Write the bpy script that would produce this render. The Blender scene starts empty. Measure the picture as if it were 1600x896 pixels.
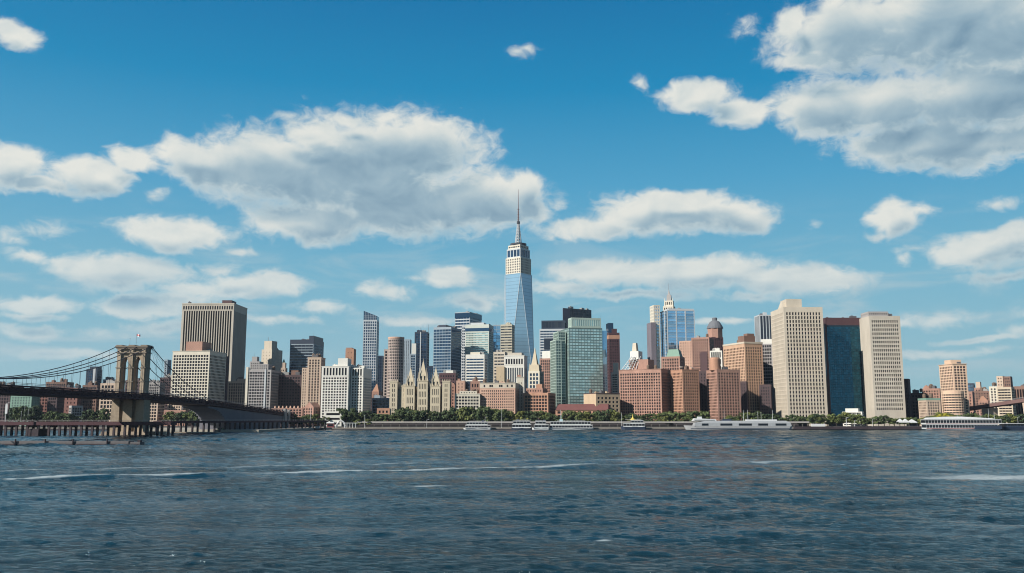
import bpy, math, random
import numpy as np
from mathutils import Vector, Matrix
random.seed(7)
R = math.radians
sc = bpy.context.scene
COL = sc.collection

# ------------------------------------------------------------------ camera, sky, sun, exposure
FPX, HC = 1400.0, 12.0                      # focal length in photo pixels, camera height over the water
PITCH = math.atan(205.5/FPX)
cam_d = bpy.data.cameras.new("camera"); cam = bpy.data.objects.new("camera", cam_d); COL.objects.link(cam)
cam.location = (0, 0, HC); cam.rotation_euler = (R(90)+PITCH, 0, 0)
cam_d.sensor_width = 36; cam_d.lens = 36*FPX/1600; cam_d.clip_start = 0.5; cam_d.clip_end = 30000
sc.camera = cam
sc.render.engine = 'CYCLES'; sc.cycles.filter_width = 1.05

SUN_DIR = Vector((-0.70, -0.47, 0.56)).normalized()     # towards the sun
sd = bpy.data.lights.new("sun", 'SUN'); sd.energy = 5.0; sd.angle = R(0.5); sd.color = (1.0, 0.94, 0.85)
so = bpy.data.objects.new("sun", sd); COL.objects.link(so)
so.rotation_euler = SUN_DIR.to_track_quat('Z', 'Y').to_euler()
sc.view_settings.view_transform = 'Standard'; sc.view_settings.look = 'None'
EXPO = 0.75; EG = 2**EXPO; sc.view_settings.exposure = EXPO; sc.view_settings.gamma = 1.0; sc.view_settings.use_curve_mapping = False

CP, SP = math.cos(PITCH), math.sin(PITCH)
def ray(px, py):
    a, b = (px-800)/FPX, (448-py)/FPX
    return Vector((a, CP-b*SP, SP+b*CP))
def at(px, py, Y):                          # the point of the place seen at a photo pixel, Y metres away
    d = ray(px, py); t = Y/d.y
    return Vector((d.x*t, Y, HC+d.z*t))
def proj(p):
    x, y, z = p[0], p[1], p[2]-HC
    w = y*CP+z*SP
    return 800+FPX*x/w, 448-FPX*(-y*SP+z*CP)/w

world = bpy.data.worlds.new("World"); sc.world = world; world.use_nodes = True
wn, wl = world.node_tree.nodes, world.node_tree.links
wn.clear()
class NT:                                    # tiny node helper
    def __init__(s, tree): s.n, s.l = tree.nodes, tree.links
    def put(s, sock, v):
        if isinstance(v, (int, float)): sock.default_value = v
        elif isinstance(v, (tuple, list, Vector)): sock.default_value = v
        else: s.l.new(v, sock)
    def m(s, op, a, b=None, c=None, clamp=False):
        k = s.n.new('ShaderNodeMath'); k.operation = op; k.use_clamp = clamp
        for i, v in enumerate((a, b, c)):
            if v is not None: s.put(k.inputs[i], v)
        return k.outputs[0]
    def v(s, op, a, b=None, c=None, out=0):
        k = s.n.new('ShaderNodeVectorMath'); k.operation = op
        for i, v in enumerate((a, b, c)):
            if v is not None: s.put(k.inputs[i], v)
        return k.outputs[out]
    def noise(s, vec, scale, detail=4, rough=.5, dist=0, dims='3D'):
        k = s.n.new('ShaderNodeTexNoise'); k.noise_dimensions = dims
        s.put(k.inputs['Vector'], vec); k.inputs['Scale'].default_value = scale; k.inputs['Detail'].default_value = detail
        k.inputs['Roughness'].default_value = rough; k.inputs['Distortion'].default_value = dist
        return k.outputs['Fac']
    def ramp(s, fac, pts, interp='LINEAR'):
        k = s.n.new('ShaderNodeValToRGB'); s.put(k.inputs[0], fac); k.color_ramp.interpolation = interp
        e = k.color_ramp.elements
        while len(e) < len(pts): e.new(0.5)
        for i, (p, c) in enumerate(pts):
            e[i].position = p; e[i].color = (*c, 1) if len(c) == 3 else c
        return k.outputs[0]
    def mix(s, fac, a, b, mode='MIX'):
        k = s.n.new('ShaderNodeMix'); k.data_type = 'RGBA'; k.blend_type = mode
        s.put(k.inputs[0], fac); s.put(k.inputs[6], a if not isinstance(a, tuple) else (*a, 1)[:4]); s.put(k.inputs[7], b if not isinstance(b, tuple) else (*b, 1)[:4])
        return k.outputs[2]
    def smooth(s, v, a, b, lo=0, hi=1):
        k = s.n.new('ShaderNodeMapRange'); k.interpolation_type = 'SMOOTHSTEP'
        s.put(k.inputs[0], v); k.inputs[1].default_value = a; k.inputs[2].default_value = b; k.inputs[3].default_value = lo; k.inputs[4].default_value = hi
        return k.outputs[0]

def srgb(r, g, b):
    f = lambda c: (c/255/12.92) if c/255 <= .04045 else ((c/255+.055)/1.055)**2.4
    return (f(r), f(g), f(b))

w = NT(world.node_tree)
tc = wn.new('ShaderNodeTexCoord')
sep = wn.new('ShaderNodeSeparateXYZ'); wl.new(tc.outputs['Generated'], sep.inputs[0])
az0 = w.m('ARCTAN2', sep.outputs[0], sep.outputs[1])
az = w.m('WRAP', az0, math.pi/4, -math.pi/4)
el = w.m('ARCSINE', sep.outputs[2])
cmb = wn.new('ShaderNodeCombineXYZ'); wl.new(az, cmb.inputs[0]); wl.new(el, cmb.inputs[1])
P0 = cmb.outputs[0]
# blue of the sky by height, over the Nishita sky
nish = wn.new('ShaderNodeTexSky'); nish.sky_type = 'NISHITA'; nish.sun_disc = False
nish.sun_elevation = math.asin(SUN_DIR.z); nish.sun_rotation = math.atan2(SUN_DIR.x, SUN_DIR.y)
nish.air_density = 1.0; nish.dust_density = 0.6; nish.ozone_density = 2.0
SKYS = 0.1
def K(c, k=1): return tuple(x*k/SKYS/EG for x in c)
grad = w.ramp(w.m('DIVIDE', el, R(45), clamp=True), [
    (0.0, srgb(150, 188, 198)), (0.08, srgb(142, 184, 199)), (0.20, srgb(116, 176, 201)), (0.33, srgb(76, 158, 198)),
    (0.46, srgb(16, 134, 184)), (0.60, srgb(0, 110, 166)), (0.72, srgb(0, 92, 146)), (1.0, srgb(4, 50, 98))])
grad = w.v('SCALE', grad, None, None); grad.node.inputs[3].default_value = 1/SKYS/EG
skycol = w.mix(0.95, w.v('MULTIPLY', nish.outputs[0], (.25, .9, .95)), grad)

def px2ae(px, py):
    d = ray(px, py).normalized()
    return math.atan2(d.x, d.y), math.asin(d.z)
CL = [  # clouds: centre and half sizes in photo pixels
 (645,235,120,58),(560,262,165,80),(430,262,140,60),(345,262,95,42),(620,318,195,52),(745,312,100,46),(500,345,110,34),(300,240,55,22),
 (462,178,34,9),(548,188,42,12),(485,212,60,26),(815,300,28,34),(800,330,60,22),
 (15,262,52,38),(130,272,75,26),(205,252,48,18),(60,290,60,16),(8,48,38,20),(35,62,40,17),(250,307,19,12),(265,364,98,24),(82,354,36,13),(22,374,24,10),
 (45,404,46,13),(375,394,19,7),(195,425,115,27),(345,418,42,12),(405,445,80,20),(300,452,90,14),(60,474,72,17),(50,495,60,7),(215,480,80,15),(290,470,60,14),(48,520,58,11),
 (165,523,36,10),(500,480,56,11),(592,458,42,12),(705,437,46,17),(745,468,66,13),(640,438,22,5),(250,510,60,10),(120,555,110,8),(420,500,70,8),
 (1240,40,28,24),(1330,55,125,62),(1480,35,190,80),(1590,60,140,70),(1290,170,82,48),(1380,170,110,48),(1545,150,190,70),(1430,220,125,36),(1530,228,150,36),(1260,95,60,20),
 (1085,152,62,24),(1155,176,52,22),(1195,160,22,8),(1163,42,22,13),(806,82,24,9),(822,78,14,6),(996,132,14,11),(1208,158,20,8),
 (1040,334,140,32),(1160,340,54,26),(920,358,66,20),(1060,312,70,16),(868,318,15,13),(1090,428,140,26),(935,424,96,20),(1245,440,110,22),(990,462,130,8),(1180,462,60,9),
 (1392,342,40,28),(1440,330,36,9),(1370,368,26,9),(1545,318,29,11),(1550,390,108,27),(1600,375,60,26),(1412,402,12,14),(1425,392,30,6),(1560,435,70,9),
 (1470,497,66,13),(1592,490,26,11),(1595,520,30,13),(1400,505,40,7),(1480,552,100,7),(1540,530,70,5),(660,500,70,7),(1130,500,60,7),(1268,350,12,6),(875,448,60,14),
]
# domain warp + broad clouds
warpn = wn.new('ShaderNodeTexNoise'); warpn.noise_dimensions = '2D'
PS = w.v('MULTIPLY', P0, (1.0, 1.45, 1.0))
wl.new(PS, warpn.inputs['Vector']); warpn.inputs['Scale'].default_value = 13; warpn.inputs['Detail'].default_value = 4
wv = w.v('SUBTRACT', warpn.outputs['Color'], (.5, .5, .5))
PW = w.v('MULTIPLY_ADD', wv, (.034, .020, 0), P0)
def ellipses(P):
    acc = None
    for cx, cy, rx, ry in CL:
        ca, ce = px2ae(cx, cy)
        ra, re = abs(px2ae(cx+rx, cy)[0]-px2ae(cx-rx, cy)[0])/2, abs(px2ae(cx, cy-ry)[1]-px2ae(cx, cy+ry)[1])/2
        ra *= 1.16; re *= 1.22
        q = w.v('MULTIPLY_ADD', P, (1/ra, 1/re, 0), (-ca/ra, -ce/re, 0))
        ln = w.v('LENGTH', q, out=1)
        if ry < 15: ln = w.m('MULTIPLY_ADD', ln, .30, .70) if rx < 38 else w.m('MULTIPLY_ADD', ln, .52, .48)
        acc = ln if acc is None else w.m('SMOOTH_MIN', acc, ln, .22)
    return w.m('SUBTRACT', 1.0, acc)
def billow(P, s, d):
    return w.noise(P, s, d, .55, 0, '2D')
S1 = ellipses(PW)
PW2 = w.v('ADD', PW, (-0.010, 0.022, 0))
S2 = ellipses(PW2)
N1 = w.m('ADD', w.noise(PS, 20, 9, .60, .35, '2D'), w.m('MULTIPLY', w.m('SUBTRACT', w.noise(PS, 52, 5, .6, .5, '2D'), .5), .75))
PS2 = w.v('ADD', PS, (-0.008, 0.016, 0))
N2 = w.noise(PS2, 15, 5, .5, .3, '2D')
N0 = w.noise(PS, 15, 5, .5, .3, '2D')
dens = w.m('MULTIPLY_ADD', w.m('SUBTRACT', N1, .5), 1.05, w.m('MULTIPLY', S1, 1.5))
alpha = w.smooth(dens, -0.10, 0.68)
occl = w.smooth(w.m('MULTIPLY_ADD', w.m('SUBTRACT', N0, .5), .55, S2), -.05, .70)
core = w.smooth(dens, 0.10, 0.95)
shade = w.m('MULTIPLY_ADD', w.m('MULTIPLY', occl, core), -.70, .93)
shade = w.m('ADD', shade, w.m('MULTIPLY', w.m('SUBTRACT', N0, N2), .85))
ccol = w.ramp(shade, [(0.0, K(srgb(118, 150, 171))), (0.30, K(srgb(152, 178, 192))), (0.55, K(srgb(182, 199, 205))), (0.80, K(srgb(214, 220, 217))), (1.0, K(srgb(232, 232, 224)))])
lowfade = w.smooth(el, R(1), R(13), .55, .97)
fin = w.mix(w.m('MULTIPLY', alpha, lowfade), skycol, ccol)
# darker towards the zenith-side corners is left to the real gradient only
lowband = w.m('MULTIPLY', w.smooth(el, R(1), R(4)), w.smooth(el, R(14), R(7)))
streak = w.smooth(w.noise(w.v('MULTIPLY', P0, (1.0, 4.6, 1.0)), 7, 7, .58, .4, '2D'), .46, .74)
fin = w.mix(w.m('MULTIPLY', w.m('MULTIPLY', lowband, streak), .55), fin, K(srgb(186, 203, 208)))
below = w.m('LESS_THAN', el, -0.001)
fin = w.mix(below, fin, K((.03, .05, .06)))
bg = wn.new('ShaderNodeBackground'); bg.inputs[1].default_value = SKYS; wl.new(fin, bg.inputs[0])
wo = wn.new('ShaderNodeOutputWorld'); wl.new(bg.outputs[0], wo.inputs[0])

# ------------------------------------------------------------------ materials
MATS = {}
def new_mat(name):
    m = bpy.data.materials.new(name); m.use_nodes = True
    t = NT(m.node_tree); b = m.node_tree.nodes['Principled BSDF']
    return m, t, b
def wall(name, col, rough=.85, var=.22):
    if name in MATS: return MATS[name]
    m, t, b = new_mat(name); col = tuple(c*.66 for c in col)
    tcn = t.n.new('ShaderNodeTexCoord')
    p = t.v('MULTIPLY', tcn.outputs['Object'], (1, 1, .35))
    n1 = t.noise(p, .09, 5, .6); n2 = t.noise(tcn.outputs['Object'], .9, 3, .6)
    f = t.m('MULTIPLY_ADD', t.m('SUBTRACT', n1, .5), var*2.2, 1.0); f = t.m('MULTIPLY_ADD', t.m('SUBTRACT', n2, .5), var*1.1, f)
    c = t.v('SCALE', (*col,)[:3]); t.put(c.node.inputs[3], f)
    t.l.new(c, b.inputs['Base Color']); b.inputs['Roughness'].default_value = rough
    b.inputs['Specular IOR Level'].default_value = .3
    MATS[name] = m; return m
def plain(name, col, rough=.6, metal=0.0):
    if name in MATS: return MATS[name]
    m, t, b = new_mat(name); col = tuple(c*.70 for c in col)
    tcn = t.n.new('ShaderNodeTexCoord'); n = t.noise(tcn.outputs['Object'], .6, 3)
    c = t.v('SCALE', tuple(col)); t.put(c.node.inputs[3], t.m('MULTIPLY_ADD', n, .3, .85))
    t.l.new(c, b.inputs['Base Color']); b.inputs['Roughness'].default_value = rough; b.inputs['Metallic'].default_value = metal
    MATS[name] = m; return m
def glass(name, dark, light, p_light=.25, rough=.12, metal=0.0, wob=.004, spec=.5):
    """window glass: each pane has its own tone (blinds, rooms) and a slightly different lie"""
    if name in MATS: return MATS[name]
    m, t, b = new_mat(name)
    g = t.n.new('ShaderNodeNewGeometry'); oi = t.n.new('ShaderNodeObjectInfo')
    r = t.m('FRACT', t.m('ADD', g.outputs['Random Per Island'], oi.outputs['Random']))
    c = t.ramp(r, [(0, dark), (1-p_light, tuple(d*1.7 for d in dark)), (min(.999, 1-p_light*.5), tuple((a+b2)/2 for a, b2 in zip(dark, light))), (1, light)])
    t.l.new(c, b.inputs['Base Color']); b.inputs['Roughness'].default_value = rough; b.inputs['Metallic'].default_value = metal
    b.inputs['Specular IOR Level'].default_value = spec
    # uneven panes
    tcn = t.n.new('ShaderNodeTexCoord'); nz = t.n.new('ShaderNodeTexNoise'); nz.inputs['Scale'].default_value = .12; nz.inputs['Detail'].default_value = 3
    t.l.new(tcn.outputs['Object'], nz.inputs['Vector'])
    o = t.v('SCALE', t.v('SUBTRACT', nz.outputs['Color'], (.5, .5, .5))); o.node.inputs[3].default_value = wob*12
    wn2 = t.n.new('ShaderNodeTexWhiteNoise'); wn2.noise_dimensions = '1D'; t.l.new(r, wn2.inputs['W'])
    o2 = t.v('SCALE', t.v('SUBTRACT', wn2.outputs['Color'], (.5, .5, .5))); o2.node.inputs[3].default_value = wob*4
    nn = t.v('NORMALIZE', t.v('ADD', t.v('ADD', g.outputs['Normal'], o), o2))
    t.l.new(nn, b.inputs['Normal'])
    MATS[name] = m; return m

# ------------------------------------------------------------------ mesh helpers
class MB:
    def __init__(s): s.v, s.f = [], []
    def poly(s, pts):
        i = len(s.v); s.v += [tuple(p) for p in pts]; s.f.append(tuple(range(i, i+len(pts))))
    def frus(s, x0, x1, y0, y1, z0, z1, k=1.0, ky=None):
        """box, its top scaled by k about the middle"""
        ky = k if ky is None else ky
        cx, cy, hx, hy = (x0+x1)/2, (y0+y1)/2, (x1-x0)/2, (y1-y0)/2
        a = [(cx-hx, cy-hy, z0), (cx+hx, cy-hy, z0), (cx+hx, cy+hy, z0), (cx-hx, cy+hy, z0)]
        b = [(cx-hx*k, cy-hy*ky, z1), (cx+hx*k, cy-hy*ky, z1), (cx+hx*k, cy+hy*ky, z1), (cx-hx*k, cy+hy*ky, z1)]
        s.loft([a, b])
        return s
    box = frus
    def loft(s, rings, cap=True):
        i = len(s.v); n = len(rings[0])
        for r in rings: s.v += [tuple(p) for p in r]
        for k in range(len(rings)-1):
            for j in range(n):
                a, b = i+k*n+j, i+k*n+(j+1) % n
                s.f.append((a, b, b+n, a+n))
        if cap:
            s.f.append(tuple(i+j for j in reversed(range(n)))); s.f.append(tuple(i+(len(rings)-1)*n+j for j in range(n)))
    def tube(s, p0, p1, r0, r1=None, n=6, cap=True):
        r1 = r0 if r1 is None else r1
        p0, p1 = Vector(p0), Vector(p1); d = (p1-p0).normalized()
        u = d.cross(Vector((0, 0, 1))); u = Vector((1, 0, 0)) if u.length < .05 else u.normalized(); v = d.cross(u)
        rg = []
        for p, r in ((p0, r0), (p1, r1)):
            rg.append([p+u*(r*math.cos(2*math.pi*k/n))+v*(r*math.sin(2*math.pi*k/n)) for k in range(n)][::-1])
        s.loft(rg, cap)
    def path(s, pts, r, n=6):
        for a, b in zip(pts, pts[1:]): s.tube(a, b, r, r, n, False)
    def lathe(s, cx, cy, prof, n=16):
        s.loft([[(cx+r*math.cos(2*math.pi*k/n), cy+r*math.sin(2*math.pi*k/n), z) for k in range(n)] for r, z in prof])
    def mesh(s, name):
        me = bpy.data.meshes.new(name); me.from_pydata(s.v, [], s.f); me.update(); return me
    def build(s, name, mat, parent=None, label=None, kind=None):
        me = s.mesh(name); me.materials.append(mat)
        o = bpy.data.objects.new(name, me); COL.objects.link(o)
        if parent: o.parent = parent
        if label: o['label'] = label
        if kind: o['kind'] = kind
        return o
def tag(o, label=None, cat=None, group=None, kind=None):
    for k, v in (('label', label), ('category', cat), ('group', group), ('kind', kind)):
        if v: o[k] = v
    return o
def thing(name, loc, rz, label, cat, group=None):
    o = bpy.data.objects.new(name, None); COL.objects.link(o); o.location = loc; o.rotation_euler = (0, 0, rz)
    return tag(o, label, cat, group)
def copy_tree(o, parent=None):
    c = o.copy(); COL.objects.link(c)
    if parent: c.parent = parent
    for ch in [x for x in o.children]: copy_tree(ch, c)
    return c

GZ = 3.0    # height of the land over the water

# ------------------------------------------------------------------ facade with real recesses
def facade(wm, panes, O, u, W, H, bay, flo, fw, fh, mt, mb_, ms, d, face):
    O, u = Vector(O), Vector(u); n = u.cross(Vector((0, 0, 1)))
    nb = max(1, round((W-2*ms)/bay)); nf = max(1, round((H-mt-mb_)/flo))
    bw, bh = (W-2*ms)/nb, (H-mt-mb_)/nf
    def P(x, z, q=0): return O+u*x+Vector((0, 0, z))-n*q
    def Q(x0, x1, z0, z1):
        if x1-x0 > 1e-4 and z1-z0 > 1e-4: wm.poly([P(x0, z0), P(x1, z0), P(x1, z1), P(x0, z1)])
    xs = [(ms+i*bw+bw*(1-fw)/2, ms+(i+1)*bw-bw*(1-fw)/2) for i in range(nb)]
    zs = [(mb_+j*bh+bh*(1-fh)/2, mb_+(j+1)*bh-bh*(1-fh)/2) for j in range(nf)]
    z = 0
    for a, b in zs: Q(0, W, z, a); z = b
    Q(0, W, z, H)
    for j, (za, zb) in enumerate(zs):
        x = 0
        for a, b in xs: Q(x, a, za, zb); x = b
        Q(x, W, za, zb)
        for i, (xa, xb) in enumerate(xs):
            if fh < .999 or j == 0: wm.poly([P(xa, za), P(xb, za), P(xb, za, d), P(xa, za, d)])
            if fh < .999 or j == nf-1: wm.poly([P(xa, zb, d), P(xb, zb, d), P(xb, zb), P(xa, zb)])
            if fw < .999 or i == 0: wm.poly([P(xa, za), P(xa, za, d), P(xa, zb, d), P(xa, zb)])
            if fw < .999 or i == nb-1: wm.poly([P(xb, za, d), P(xb, za), P(xb, zb), P(xb, zb, d)])
            panes.append((face, j, i, P((xa+xb)/2, (za+zb)/2, d), u, xb-xa, zb-za))

def pane_quad(mb, p):
    c, u, a, h = p[3], p[4], p[5]/2, p[6]/2; z = Vector((0, 0, h))
    mb.poly([c-u*a-z, c+u*a-z, c+u*a+z, c-u*a+z])

def emit_panes(panes, root, mat, mode):
    if mode == 'each':
        front = [p for p in panes if p[0] == 0]
        front.sort(key=lambda p: (-p[1], p[2]))
        single, rest = front[:100], front[100:]+[p for p in panes if p[0] != 0]
        if single:
            w_, h_ = single[0][5], single[0][6]
            m = MB(); m.poly([(-w_/2, 0, -h_/2), (w_/2, 0, -h_/2), (w_/2, 0, h_/2), (-w_/2, 0, h_/2)])
            me = m.mesh('window'); me.materials.append(mat)
            for p in single:
                o = bpy.data.objects.new('window', me); COL.objects.link(o); o.parent = root; o.location = p[3]
        if rest:
            m = MB(); [pane_quad(m, p) for p in rest]; m.build('windows', mat, root, kind='stuff')
    elif mode in ('row', 'col'):
        keys = {}
        for p in panes:
            keys.setdefault(p[1] if mode == 'row' else (p[0], p[2]), []).append(p)
        for k, ps in keys.items():
            m = MB(); [pane_quad(m, p) for p in ps]; m.build('window_band' if mode == 'row' else 'window_strip', mat, root)
    elif mode == 'skin':
        m = MB(); [pane_quad(m, p) for p in panes]; m.build('glazing', mat, root)
    else:
        m = MB(); [pane_quad(m, p) for p in panes]; m.build('windows', mat, root, kind='stuff')

ALL = []
BLD = []     # (px left, px right, Y, short phrase) for naming what stands before them
class Bld:
    """a box building found from the photo: near corner, ends of its two visible faces, top"""
    def __init__(s, name, label, short, Y, xl, xc, xr, top, side='R', wall_m=None, glass_m=None, bay=4, flo=3.6, fw=.5, fh=.5,
                 mt=2.0, mb=6.0, ms=1.2, d=.5, mode='each', depth=None, rot=None, px=True, sides=True, cat='building', group=None):
        C = at(xc, top, Y); H = C.z-GZ; s.H = H
        def reach(dx, dy, target):
            lo, hi = 0, 400
            sgn = 1 if proj(C+Vector((dx, dy, 0))*1)[0] > xc else -1
            for _ in range(50):
                mid = (lo+hi)/2; v = proj(C+Vector((dx, dy, 0))*mid)[0]
                if (v-target)*sgn < 0: lo = mid
                else: hi = mid
            return lo
        main_t, side_t = (xl, xr) if side == 'R' else (xr, xl)
        W0 = abs(main_t-xc)/FPX*Y
        dep = depth or min(max(.75*W0, 18), 55)
        best = R(0 if rot is None else rot)
        if rot is None and abs(side_t-xc) > 1.5:
            e0 = 1e9
            for k in range(0, 121):
                th = R(k*.5)
                q = C+(Vector((math.sin(th), math.cos(th), 0)) if side == 'R' else Vector((-math.sin(th), math.cos(th), 0)))*dep
                e = abs(proj(q)[0]-side_t)
                if e < e0: e0, best = e, th
        th = best
        if side == 'R':
            W = reach(-math.cos(th), math.sin(th), main_t)
            e1 = Vector((math.cos(th), -math.sin(th), 0)); O = C-e1*W; rz = -th; e2 = Vector((math.sin(th), math.cos(th), 0))
        else:
            W = reach(math.cos(th), math.sin(th), main_t)
            e1 = Vector((math.cos(th), math.sin(th), 0)); O = C.copy(); rz = th; e2 = Vector((-math.sin(th), math.cos(th), 0))
        O.z = GZ; s.O, s.e1, s.e2, s.W, s.D = O, e1, e2, W, dep
        mid = O+e1*W/2+e2*dep/2
        s.off = Vector((-W/2, -dep/2, 0)); s.k = Y/FPX if px else 1
        s.root = thing(name, mid, rz, label, cat, group); s.name = name; s.mode = mode
        if px: k = Y/FPX; bay, flo = bay*k, flo*k
        if mode == 'each' and bay < 3.75*s.k and fw < .8: bay *= 1.22; fw /= 1.08
        if .3 < fw < .8: fw = min(.76, fw*1.30)
        if .3 < fh < .8: fh = min(.74, fh*1.28)
        wm, panes = MB(), []
        x0, y0 = s.off.x, s.off.y
        a = (bay, flo, fw, fh, mt, mb, ms, d)
        facade(wm, panes, (x0, y0, 0), (1, 0, 0), W, H, *a, 0)
        if sides:
            facade(wm, panes, (-x0, y0, 0), (0, 1, 0), dep, H, *a, 1)
            facade(wm, panes, (x0, -y0, 0), (0, -1, 0), dep, H, *a, 2)
        else:
            wm.poly([(-x0, y0, 0), (-x0, -y0, 0), (-x0, -y0, H), (-x0, y0, H)]); wm.poly([(x0, -y0, 0), (x0, y0, 0), (x0, y0, H), (x0, -y0, H)])
        wm.poly([(-x0, -y0, 0), (x0, -y0, 0), (x0, -y0, H), (-x0, -y0, H)])
        wm.poly([(x0, y0, H), (-x0, y0, H), (-x0, -y0, H), (x0, -y0, H)])
        wm.build('wall', wall_m, s.root)
        s.wall_m, s.glass_m = wall_m, glass_m
        emit_panes(panes, s.root, glass_m, mode)
        BLD.append((min(xl, xr), max(xl, xr), Y, short, top)); ALL.append(s)
        s.Y = Y
    def lx(s, px, y=0.0, z=None):              # local x at local depth y seen at photo column px
        z = s.H+GZ if z is None else z
        lo, hi = -200., 400.
        for _ in range(40):
            m = (lo+hi)/2; p = s.O+s.e1*m+s.e2*y; p.z = z
            if proj(p)[0] < px: lo = m
            else: hi = m
        return lo
    def lz(s, py, y=0.0, px=None):
        x = s.W/2 if px is None else s.lx(px, y)
        p = s.O+s.e1*x+s.e2*y
        return at(proj(Vector((p.x, p.y, s.H)))[0], py, p.y).z-GZ
    def top(s, part, xl, xr, py, mat=None, y0=None, y1=None, z0=None, k=1.0, win=None, glass_m=None, ky=None):
        """a block on the roof, from photo columns and the row of its top"""
        y0 = 2.0 if y0 is None else y0
        y1 = max(y0+3, s.D-2.0) if y1 is None else y1
        a, b = s.lx(xl, y0), s.lx(xr, y0); z = s.lz(py, y0, (xl+xr)/2)
        if z0 is None: a, b, z0 = max(a, .35), min(b, s.W-.35), s.H
        ox, oy = s.off.x, s.off.y
        if win:
            m, panes = MB(), []
            bay, flo, fw, fh, mt, mb_ = win
            W_, D_, H_ = b-a, y1-y0, z-z0
            for fi, (o, u, L) in enumerate((((a+ox, y0+oy, z0), (1, 0, 0), W_), ((b+ox, y0+oy, z0), (0, 1, 0), D_), ((a+ox, y1+oy, z0), (0, -1, 0), D_))):
                facade(m, panes, o, u, L, H_, bay*s.k, flo*s.k, fw, fh, mt, mb_, .8, .4, fi)
            m.poly([(b+ox, y1+oy, z0), (a+ox, y1+oy, z0), (a+ox, y1+oy, z0+H_), (b+ox, y1+oy, z0+H_)])
            m.poly([(a+ox, y0+oy, z0+H_), (b+ox, y0+oy, z0+H_), (b+ox, y1+oy, z0+H_), (a+ox, y1+oy, z0+H_)])
            o = m.build(part, mat or s.wall_m, s.root)
            mm = MB(); [pane_quad(mm, p) for p in panes]; mm.build('windows', glass_m or s.glass_m, o, kind='stuff')
            return o
        m = MB(); m.frus(a+ox, b+ox, y0+oy, y1+oy, z0, z, k, ky)
        return m.build(part, mat or s.wall_m, s.root)
    def mast(s, px, py, r=.25, mat=None, name='antenna', y=6.0, z0=None):
        x = s.lx(px, y); z = s.lz(py, y, px); m = MB()
        m.tube((x+s.off.x, y+s.off.y, (s.H if z0 is None else z0)-.5), (x+s.off.x, y+s.off.y, z), r, r*.4)
        return m.build(name, mat or MATS['steel'], s.root)
    def cornice(s, h=1.0, out=.6, z=None, mat=None, name='cornice'):
        z = s.H if z is None else z; x, y = -s.off.x+out, -s.off.y+out
        m = MB(); m.box(-x, x, -y, y, z-h*.2, z+h*.8); return m.build(name, mat or s.wall_m, s.root)
    def band(s, z0, z1, mat, name='band', out=.12):
        x, y = -s.off.x+out, -s.off.y+out
        m = MB(); m.box(-x, x, -y, y, z0, z1); return m.build(name, mat, s.root)
    def clutter(s, n=3, seed=0):
        tanks = any(q in s.wall_m.name for q in ('brick', 'tan', 'brown', 'grey_stone', 'pale_stone')) and 'glass' not in s.name
        rr = random.Random(seed+int(s.O.x*10))
        for i in range(n):
            a, b, h = rr.uniform(3, 8), rr.uniform(3, 7), rr.uniform(1.6, 4.2)
            x, y = rr.uniform(-s.W/2+a/2+1, s.W/2-a/2-1) if s.W > a+3 else 0, rr.uniform(-s.D/2+5, max(-s.D/2+5.1, s.D/2-5))
            m = MB()
            if rr.random() < .4 and tanks:
                m.lathe(x, y, [(1.9, s.H+1.2), (1.9, s.H+4.6), (.1, s.H+6.0)], 10)
                for q in (-1, 1):
                    for r_ in (-1, 1): m.tube((x+q*1.2, y+r_*1.2, s.H-.1), (x+q*1.2, y+r_*1.2, s.H+1.3), .15)
                m.build('water_tank', MATS['tank_wood'], s.root)
            else:
                m.box(x-a/2, x+a/2, y-b/2, y+b/2, s.H-.1, s.H+h); m.box(x-a*.3, x-a*.05, y-b*.3, y+b*.3, s.H+h, s.H+h+.8)
                m.build('rooftop_unit', rr.choice([MATS['roof_grey'], MATS['roof_dark'], s.wall_m]), s.root)
        return s

steel = plain('steel', (.28, .29, .31), .45, .6)
plain('roof_grey', (.30, .30, .29), .8); plain('roof_dark', (.10, .10, .11), .8); plain('tank_wood', (.16, .11, .08), .9)
cream = wall('cream_concrete', (.60, .53, .43), var=.24)
cream2 = wall('pale_concrete', (.56, .51, .43), var=.24)
white = wall('white_concrete', (.76, .75, .69), var=.16)
pale = wall('pale_stone', (.70, .65, .54), var=.15)
tan = wall('tan_stone', (.58, .45, .35), var=.2)
brick = wall('red_brown_brick', (.41, .24, .185), var=.45)
brick_o = wall('orange_brick', (.46, .26, .175), var=.4)
salmon = wall('salmon_brick', (.60, .39, .295), var=.3)
brown = wall('brown_brick', (.23, .14, .11), var=.3)
shade_brown = wall('shaded_brown_brick', (.10, .068, .072), var=.3)  # brown brick with the shade of unlit blocks put into its colour
grey = wall('grey_stone', (.40, .38, .37), var=.2)
bluegrey = wall('blue_grey_panel', (.33, .40, .46), var=.15)
gothic = wall('gothic_stone', (.62, .54, .40), var=.25)
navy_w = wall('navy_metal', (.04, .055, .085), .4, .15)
maroon = wall('maroon_panel', (.09, .045, .05), .6)
copper = wall('green_copper', (.22, .36, .29), .7)
greenmetal = wall('pale_green_metal', (.42, .52, .46), .5, .1)
silver = wall('silver_metal', (.55, .58, .60), .4, .1)
w_std = glass('dark_window', (.006, .007, .010), (.07, .065, .06), .10, spec=.2)
w_warm = glass('warm_window', (.008, .007, .008), (.11, .09, .07), .16, spec=.2)
w_mid = glass('mid_window', (.02, .025, .034), (.15, .155, .15), .3, spec=.35)
g_navy = glass('navy_glass', (.018, .045, .085), (.05, .10, .16), .3, .08, .55)
g_teal = glass('teal_glass', (.012, .062, .096), (.013, .068, .104), .35, .05, .85, wob=.0009)
g_green = glass('green_glass', (.28, .38, .37), (.41, .50, .48), .5, .15, .5)
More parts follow.
